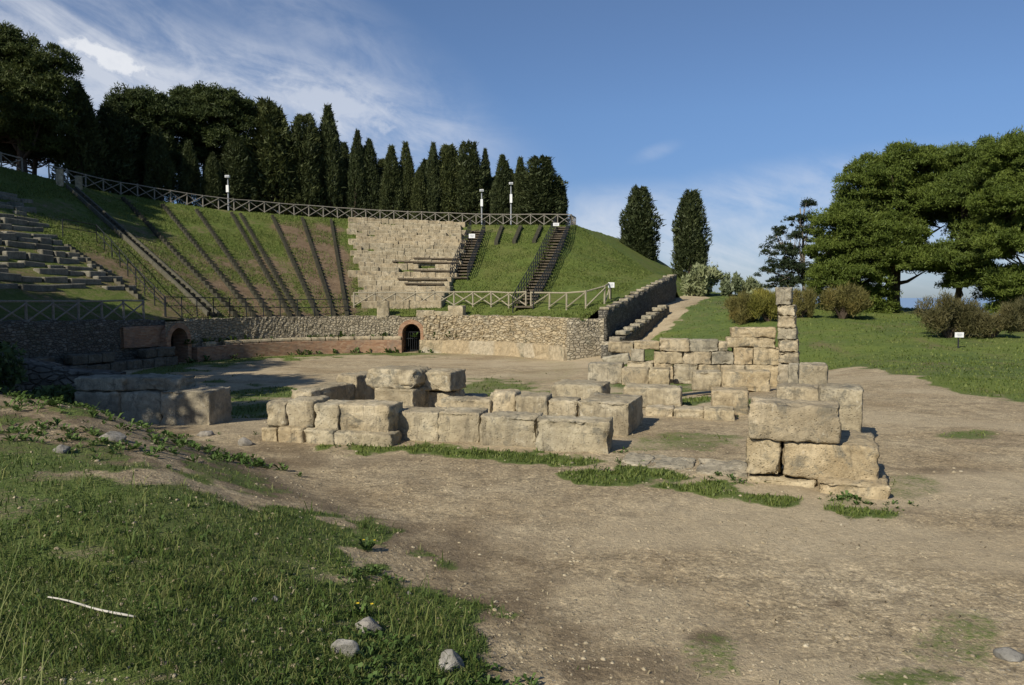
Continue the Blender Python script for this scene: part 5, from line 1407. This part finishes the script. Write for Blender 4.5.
bush('dark bush at the right edge of the slope', 1025, 345, 36, 34, 34, 'broom_brown', 79, 7000, .24, .035, .6)
PB = 'pale bushes by the lone cypress'
bush('large pale green bush at the foot of the right lone cypress', 702, 293, 64, 42, 33, 'pale_leaf', 81, 3400, .42, .2, .5, 'pale_bush', PB)
bush('medium pale bush with brownish middle right of the large one', 729, 292, 64, 22, 27, 'pale_leaf', 82, 1500, .4, .18, .6, 'pale_bush', PB)
bush('pale bush half hidden behind the yellow-green broom', 752, 291, 66, 28, 24, 'pale_leaf', 83, 1700, .4, .18, .6, 'pale_bush', PB)
# dark shaded bushes on the rubble at the left edge
o = rough_wall('rubble_wall', [(-13.6, 14.4), (-10.6, 15.6), (-8.4, 16.3)], [1.25, .95, .45], [-.4, -.4, -.4], .9, M['rubble_shade'], .14, 22, .2)
tag(o, 'low heap-like rubble wall overgrown by bushes at the left edge', 'wall')
def leafy(label, x_, y_, z_, W, H, seed, n=2600):
    g = np.random.default_rng(seed); root = empty('leafy_bush', (x_, y_, z_)); tag(root, label, 'bush', 'leafy bushes at the left edge')
    lob = 6; cs = np.stack([g.uniform(-.6, .6, lob) * W, g.uniform(-.5, .5, lob) * W, g.uniform(.3, .8, lob) * H], -1); i_ = g.integers(0, lob, n); v = g.normal(size=(n, 3)); v /= np.linalg.norm(v, axis=1, keepdims=True)
    c = cs[i_] + v * (.4 + .6 * g.random(n))[:, None] * np.array([W * .5, W * .5, H * .35]); d = g.normal(0, 1, (n, 3)) + np.array([0, 0, .3])
    link('crown', leaf_cloud('crown', c, d, .12 * (.6 + .8 * g.random(n)), .09 * (.6 + .8 * g.random(n)), g.random(n)), M['ivy'], root)
    mb = MB()
    for c_ in cs: mb.tube([(0, 0, -.2), (c_[0] * .4, c_[1] * .4, c_[2] * .5), tuple(c_)], [.03, .02, .006], 5)
    mb.build('stems', M['bark'], root)
leafy('dark leafy bush in shade on the rubble at the left edge, nearest the frame', -10.0, 14.0, .35, .8, .95, 91, 1500)
leafy('lower leafy bush in shade beside the shaded blocks', -8.2, 13.9, .15, .6, .45, 92, 900)
leafy('leafy bush on top of the rubble wall at the far left', -11.2, 15.6, .7, .8, .8, 93, 1300)

# ------------------------------------------------------------------ sky, sun, camera
w = bpy.data.worlds.new('World'); sc.world = w; w.use_nodes = True
nt = w.node_tree; N = nt.nodes; Lk = nt.links
bg = N['Background']; bg.inputs['Strength'].default_value = .074
sky = N.new('ShaderNodeTexSky'); sky.sky_type = 'NISHITA'; sky.sun_disc = False
az = math.atan2(SUN_AZ[0], SUN_AZ[1])
sky.sun_elevation = R(SUN_EL); sky.sun_rotation = az; sky.altitude = 230; sky.air_density = 1.0; sky.dust_density = .15; sky.ozone_density = 2.5
tc = N.new('ShaderNodeTexCoord')
def wm(op, a, b=0.0, c=None, clamp=False):
    n = N.new('ShaderNodeMath'); n.operation = op; n.use_clamp = clamp
    for i, v in enumerate((a, b, c)):
        if v is None: continue
        if hasattr(v, 'is_output'): Lk.new(v, n.inputs[i])
        else: n.inputs[i].default_value = v
    return n.outputs[0]
def wss(a, b, x):
    n = N.new('ShaderNodeMapRange'); n.interpolation_type = 'SMOOTHSTEP'
    n.inputs['From Min'].default_value = a; n.inputs['From Max'].default_value = b; Lk.new(x, n.inputs['Value']); return n.outputs['Result']
sep = N.new('ShaderNodeSeparateXYZ'); Lk.new(tc.outputs['Generated'], sep.inputs[0])
dx_, dy_, dz_ = sep.outputs
AZ = wm('ARCTAN2', dx_, dy_); EL = wm('ARCSINE', dz_)          # compass bearing and height of the sky direction
def sky_ae(u, v): d = ray(u, v).normalized(); return math.atan2(d.x, d.y), math.asin(d.z)
def wnoise(su, sv, ang, scale, detail, rough, seed, dist=0.0):
    ca, sa = math.cos(ang), math.sin(ang)
    p = wm('ADD', wm('MULTIPLY', AZ, ca), wm('MULTIPLY', EL, sa)); q = wm('ADD', wm('MULTIPLY', AZ, -sa), wm('MULTIPLY', EL, ca))
    com = N.new('ShaderNodeCombineXYZ'); Lk.new(wm('MULTIPLY', p, su), com.inputs[0]); Lk.new(wm('MULTIPLY', q, sv), com.inputs[1]); com.inputs[2].default_value = seed
    n = N.new('ShaderNodeTexNoise'); n.inputs['Scale'].default_value = scale; n.inputs['Detail'].default_value = detail; n.inputs['Roughness'].default_value = rough; n.inputs['Distortion'].default_value = dist
    Lk.new(com.outputs[0], n.inputs['Vector']); return n.outputs['Fac']
def wblob(u, v, ru, rv, ang=0.0):
    a0, e0 = sky_ae(u, v); ca, sa = math.cos(ang), math.sin(ang)
    A = wm('SUBTRACT', AZ, a0); E = wm('SUBTRACT', EL, e0)
    p = wm('DIVIDE', wm('ADD', wm('MULTIPLY', A, ca), wm('MULTIPLY', E, sa)), ru / F); q = wm('DIVIDE', wm('ADD', wm('MULTIPLY', A, -sa), wm('MULTIPLY', E, ca)), rv / F)
    return wm('SQRT', wm('ADD', wm('MULTIPLY', p, p), wm('MULTIPLY', q, q)))
wisp = wnoise(1, 3.2, -.32, 5.0, 7, .62, 3.1, .8); fine = wnoise(1, 1.6, -.5, 16.0, 6, .65, 8.2, .4); puff = wnoise(1, 1.3, 0, 34.0, 7, .62, 1.7)
def region(u, v, ru, rv, ang, k): return wm('MULTIPLY', wss(1.25, .15, wblob(u, v, ru, rv, ang)), k)
reg = region(120, 75, 330, 75, -.22, 1.0)
for a in ((330, 105, 190, 55, -.25, .95), (640, 225, 180, 40, 0, .8), (800, 195, 170, 35, .1, .6), (850, 250, 420, 45, 0, .75), (655, 152, 26, 8, .3, .22), (300, 30, 260, 60, -.5, .35), (-200, 60, 300, 120, 0, .9)):
    reg = wm('MAXIMUM', reg, region(*a))
dens = wm('ADD', wm('MULTIPLY', wisp, .9), wm('MULTIPLY', fine, .45))
cl = wm('MULTIPLY', reg, wss(.46, .90, dens))
base_ = wm('MULTIPLY', reg, .16)
cl = wm('ADD', cl, base_, clamp=True)
b1 = wm('ADD', wblob(108, 58, 44, 13, -.28), wm('MULTIPLY', wm('SUBTRACT', puff, .5), 2.2)); c1 = wm('MULTIPLY', wss(1.15, .45, b1), wm('ADD', .78, wm('MULTIPLY', puff, .45)), clamp=True)
b2 = wm('ADD', wblob(330, 103, 75, 24, -.2), wm('MULTIPLY', wm('SUBTRACT', puff, .5), 1.8)); c2 = wm('MULTIPLY', wss(1.2, .3, b2), .6)
b3 = wm('ADD', wblob(20, 42, 40, 30, 0), wm('MULTIPLY', wm('SUBTRACT', puff, .5), 1.6)); c3 = wm('MULTIPLY', wss(1.2, .3, b3), .5)
cl = wm('MULTIPLY', wm('MAXIMUM', cl, 0.0), .68)
cl = wm('MAXIMUM', cl, wm('MAXIMUM', c1, wm('MAXIMUM', c2, c3)))
mix = N.new('ShaderNodeMix'); mix.data_type = 'RGBA'; Lk.new(cl, mix.inputs[0]); rampn = N.new('ShaderNodeValToRGB'); er = rampn.color_ramp
while len(er.elements) < 4: er.elements.new(.5)
for e_, (p_, c_) in zip(er.elements, ((0.0, (.36, .47, .74)), (.12, (.52, .63, .88)), (.32, (.74, .86, 1.06)), (.6, (.92, .98, 1.10)))): e_.position = p_; e_.color = (*c_, 1)
Lk.new(wm('MULTIPLY', EL, 1.4, clamp=True), rampn.inputs[0])
skm = N.new('ShaderNodeMix'); skm.data_type = 'RGBA'; skm.blend_type = 'MULTIPLY'; skm.inputs[0].default_value = 1; Lk.new(sky.outputs[0], skm.inputs[6]); Lk.new(rampn.outputs[0], skm.inputs[7])
Lk.new(skm.outputs[2], mix.inputs[6]); mix.inputs[7].default_value = (8.8, 9.1, 9.7, 1)
Lk.new(mix.outputs[2], bg.inputs['Color'])

sl = bpy.data.lights.new('sun', 'SUN'); sl.energy = 4.6; sl.angle = R(.53); sl.color = (1.0, .93, .80)
so = bpy.data.objects.new('sun', sl); COL.objects.link(so)
to_sun = Vector((SUN_AZ[0] * math.cos(R(SUN_EL)), SUN_AZ[1] * math.cos(R(SUN_EL)), math.sin(R(SUN_EL))))
so.rotation_euler = to_sun.to_track_quat('Z', 'Y').to_euler(); so.location = (0, 0, 60)

cd = bpy.data.cameras.new('camera'); cd.sensor_width = 36; cd.lens = F / 1024 * 36; cd.clip_start = .05; cd.clip_end = 200000
co = bpy.data.objects.new('camera', cd); COL.objects.link(co); co.location = (0, 0, EYE); co.rotation_euler = (math.pi / 2 - PITCH, 0, 0); sc.camera = co
sc.view_settings.view_transform = 'Standard'; sc.view_settings.look = 'None'; sc.view_settings.gamma = 1; sc.view_settings.use_curve_mapping = False
sc.view_settings.exposure = .26
sc.cycles.max_bounces = 5; sc.cycles.diffuse_bounces = 3; sc.cycles.transparent_max_bounces = 4; sc.cycles.use_denoising = True
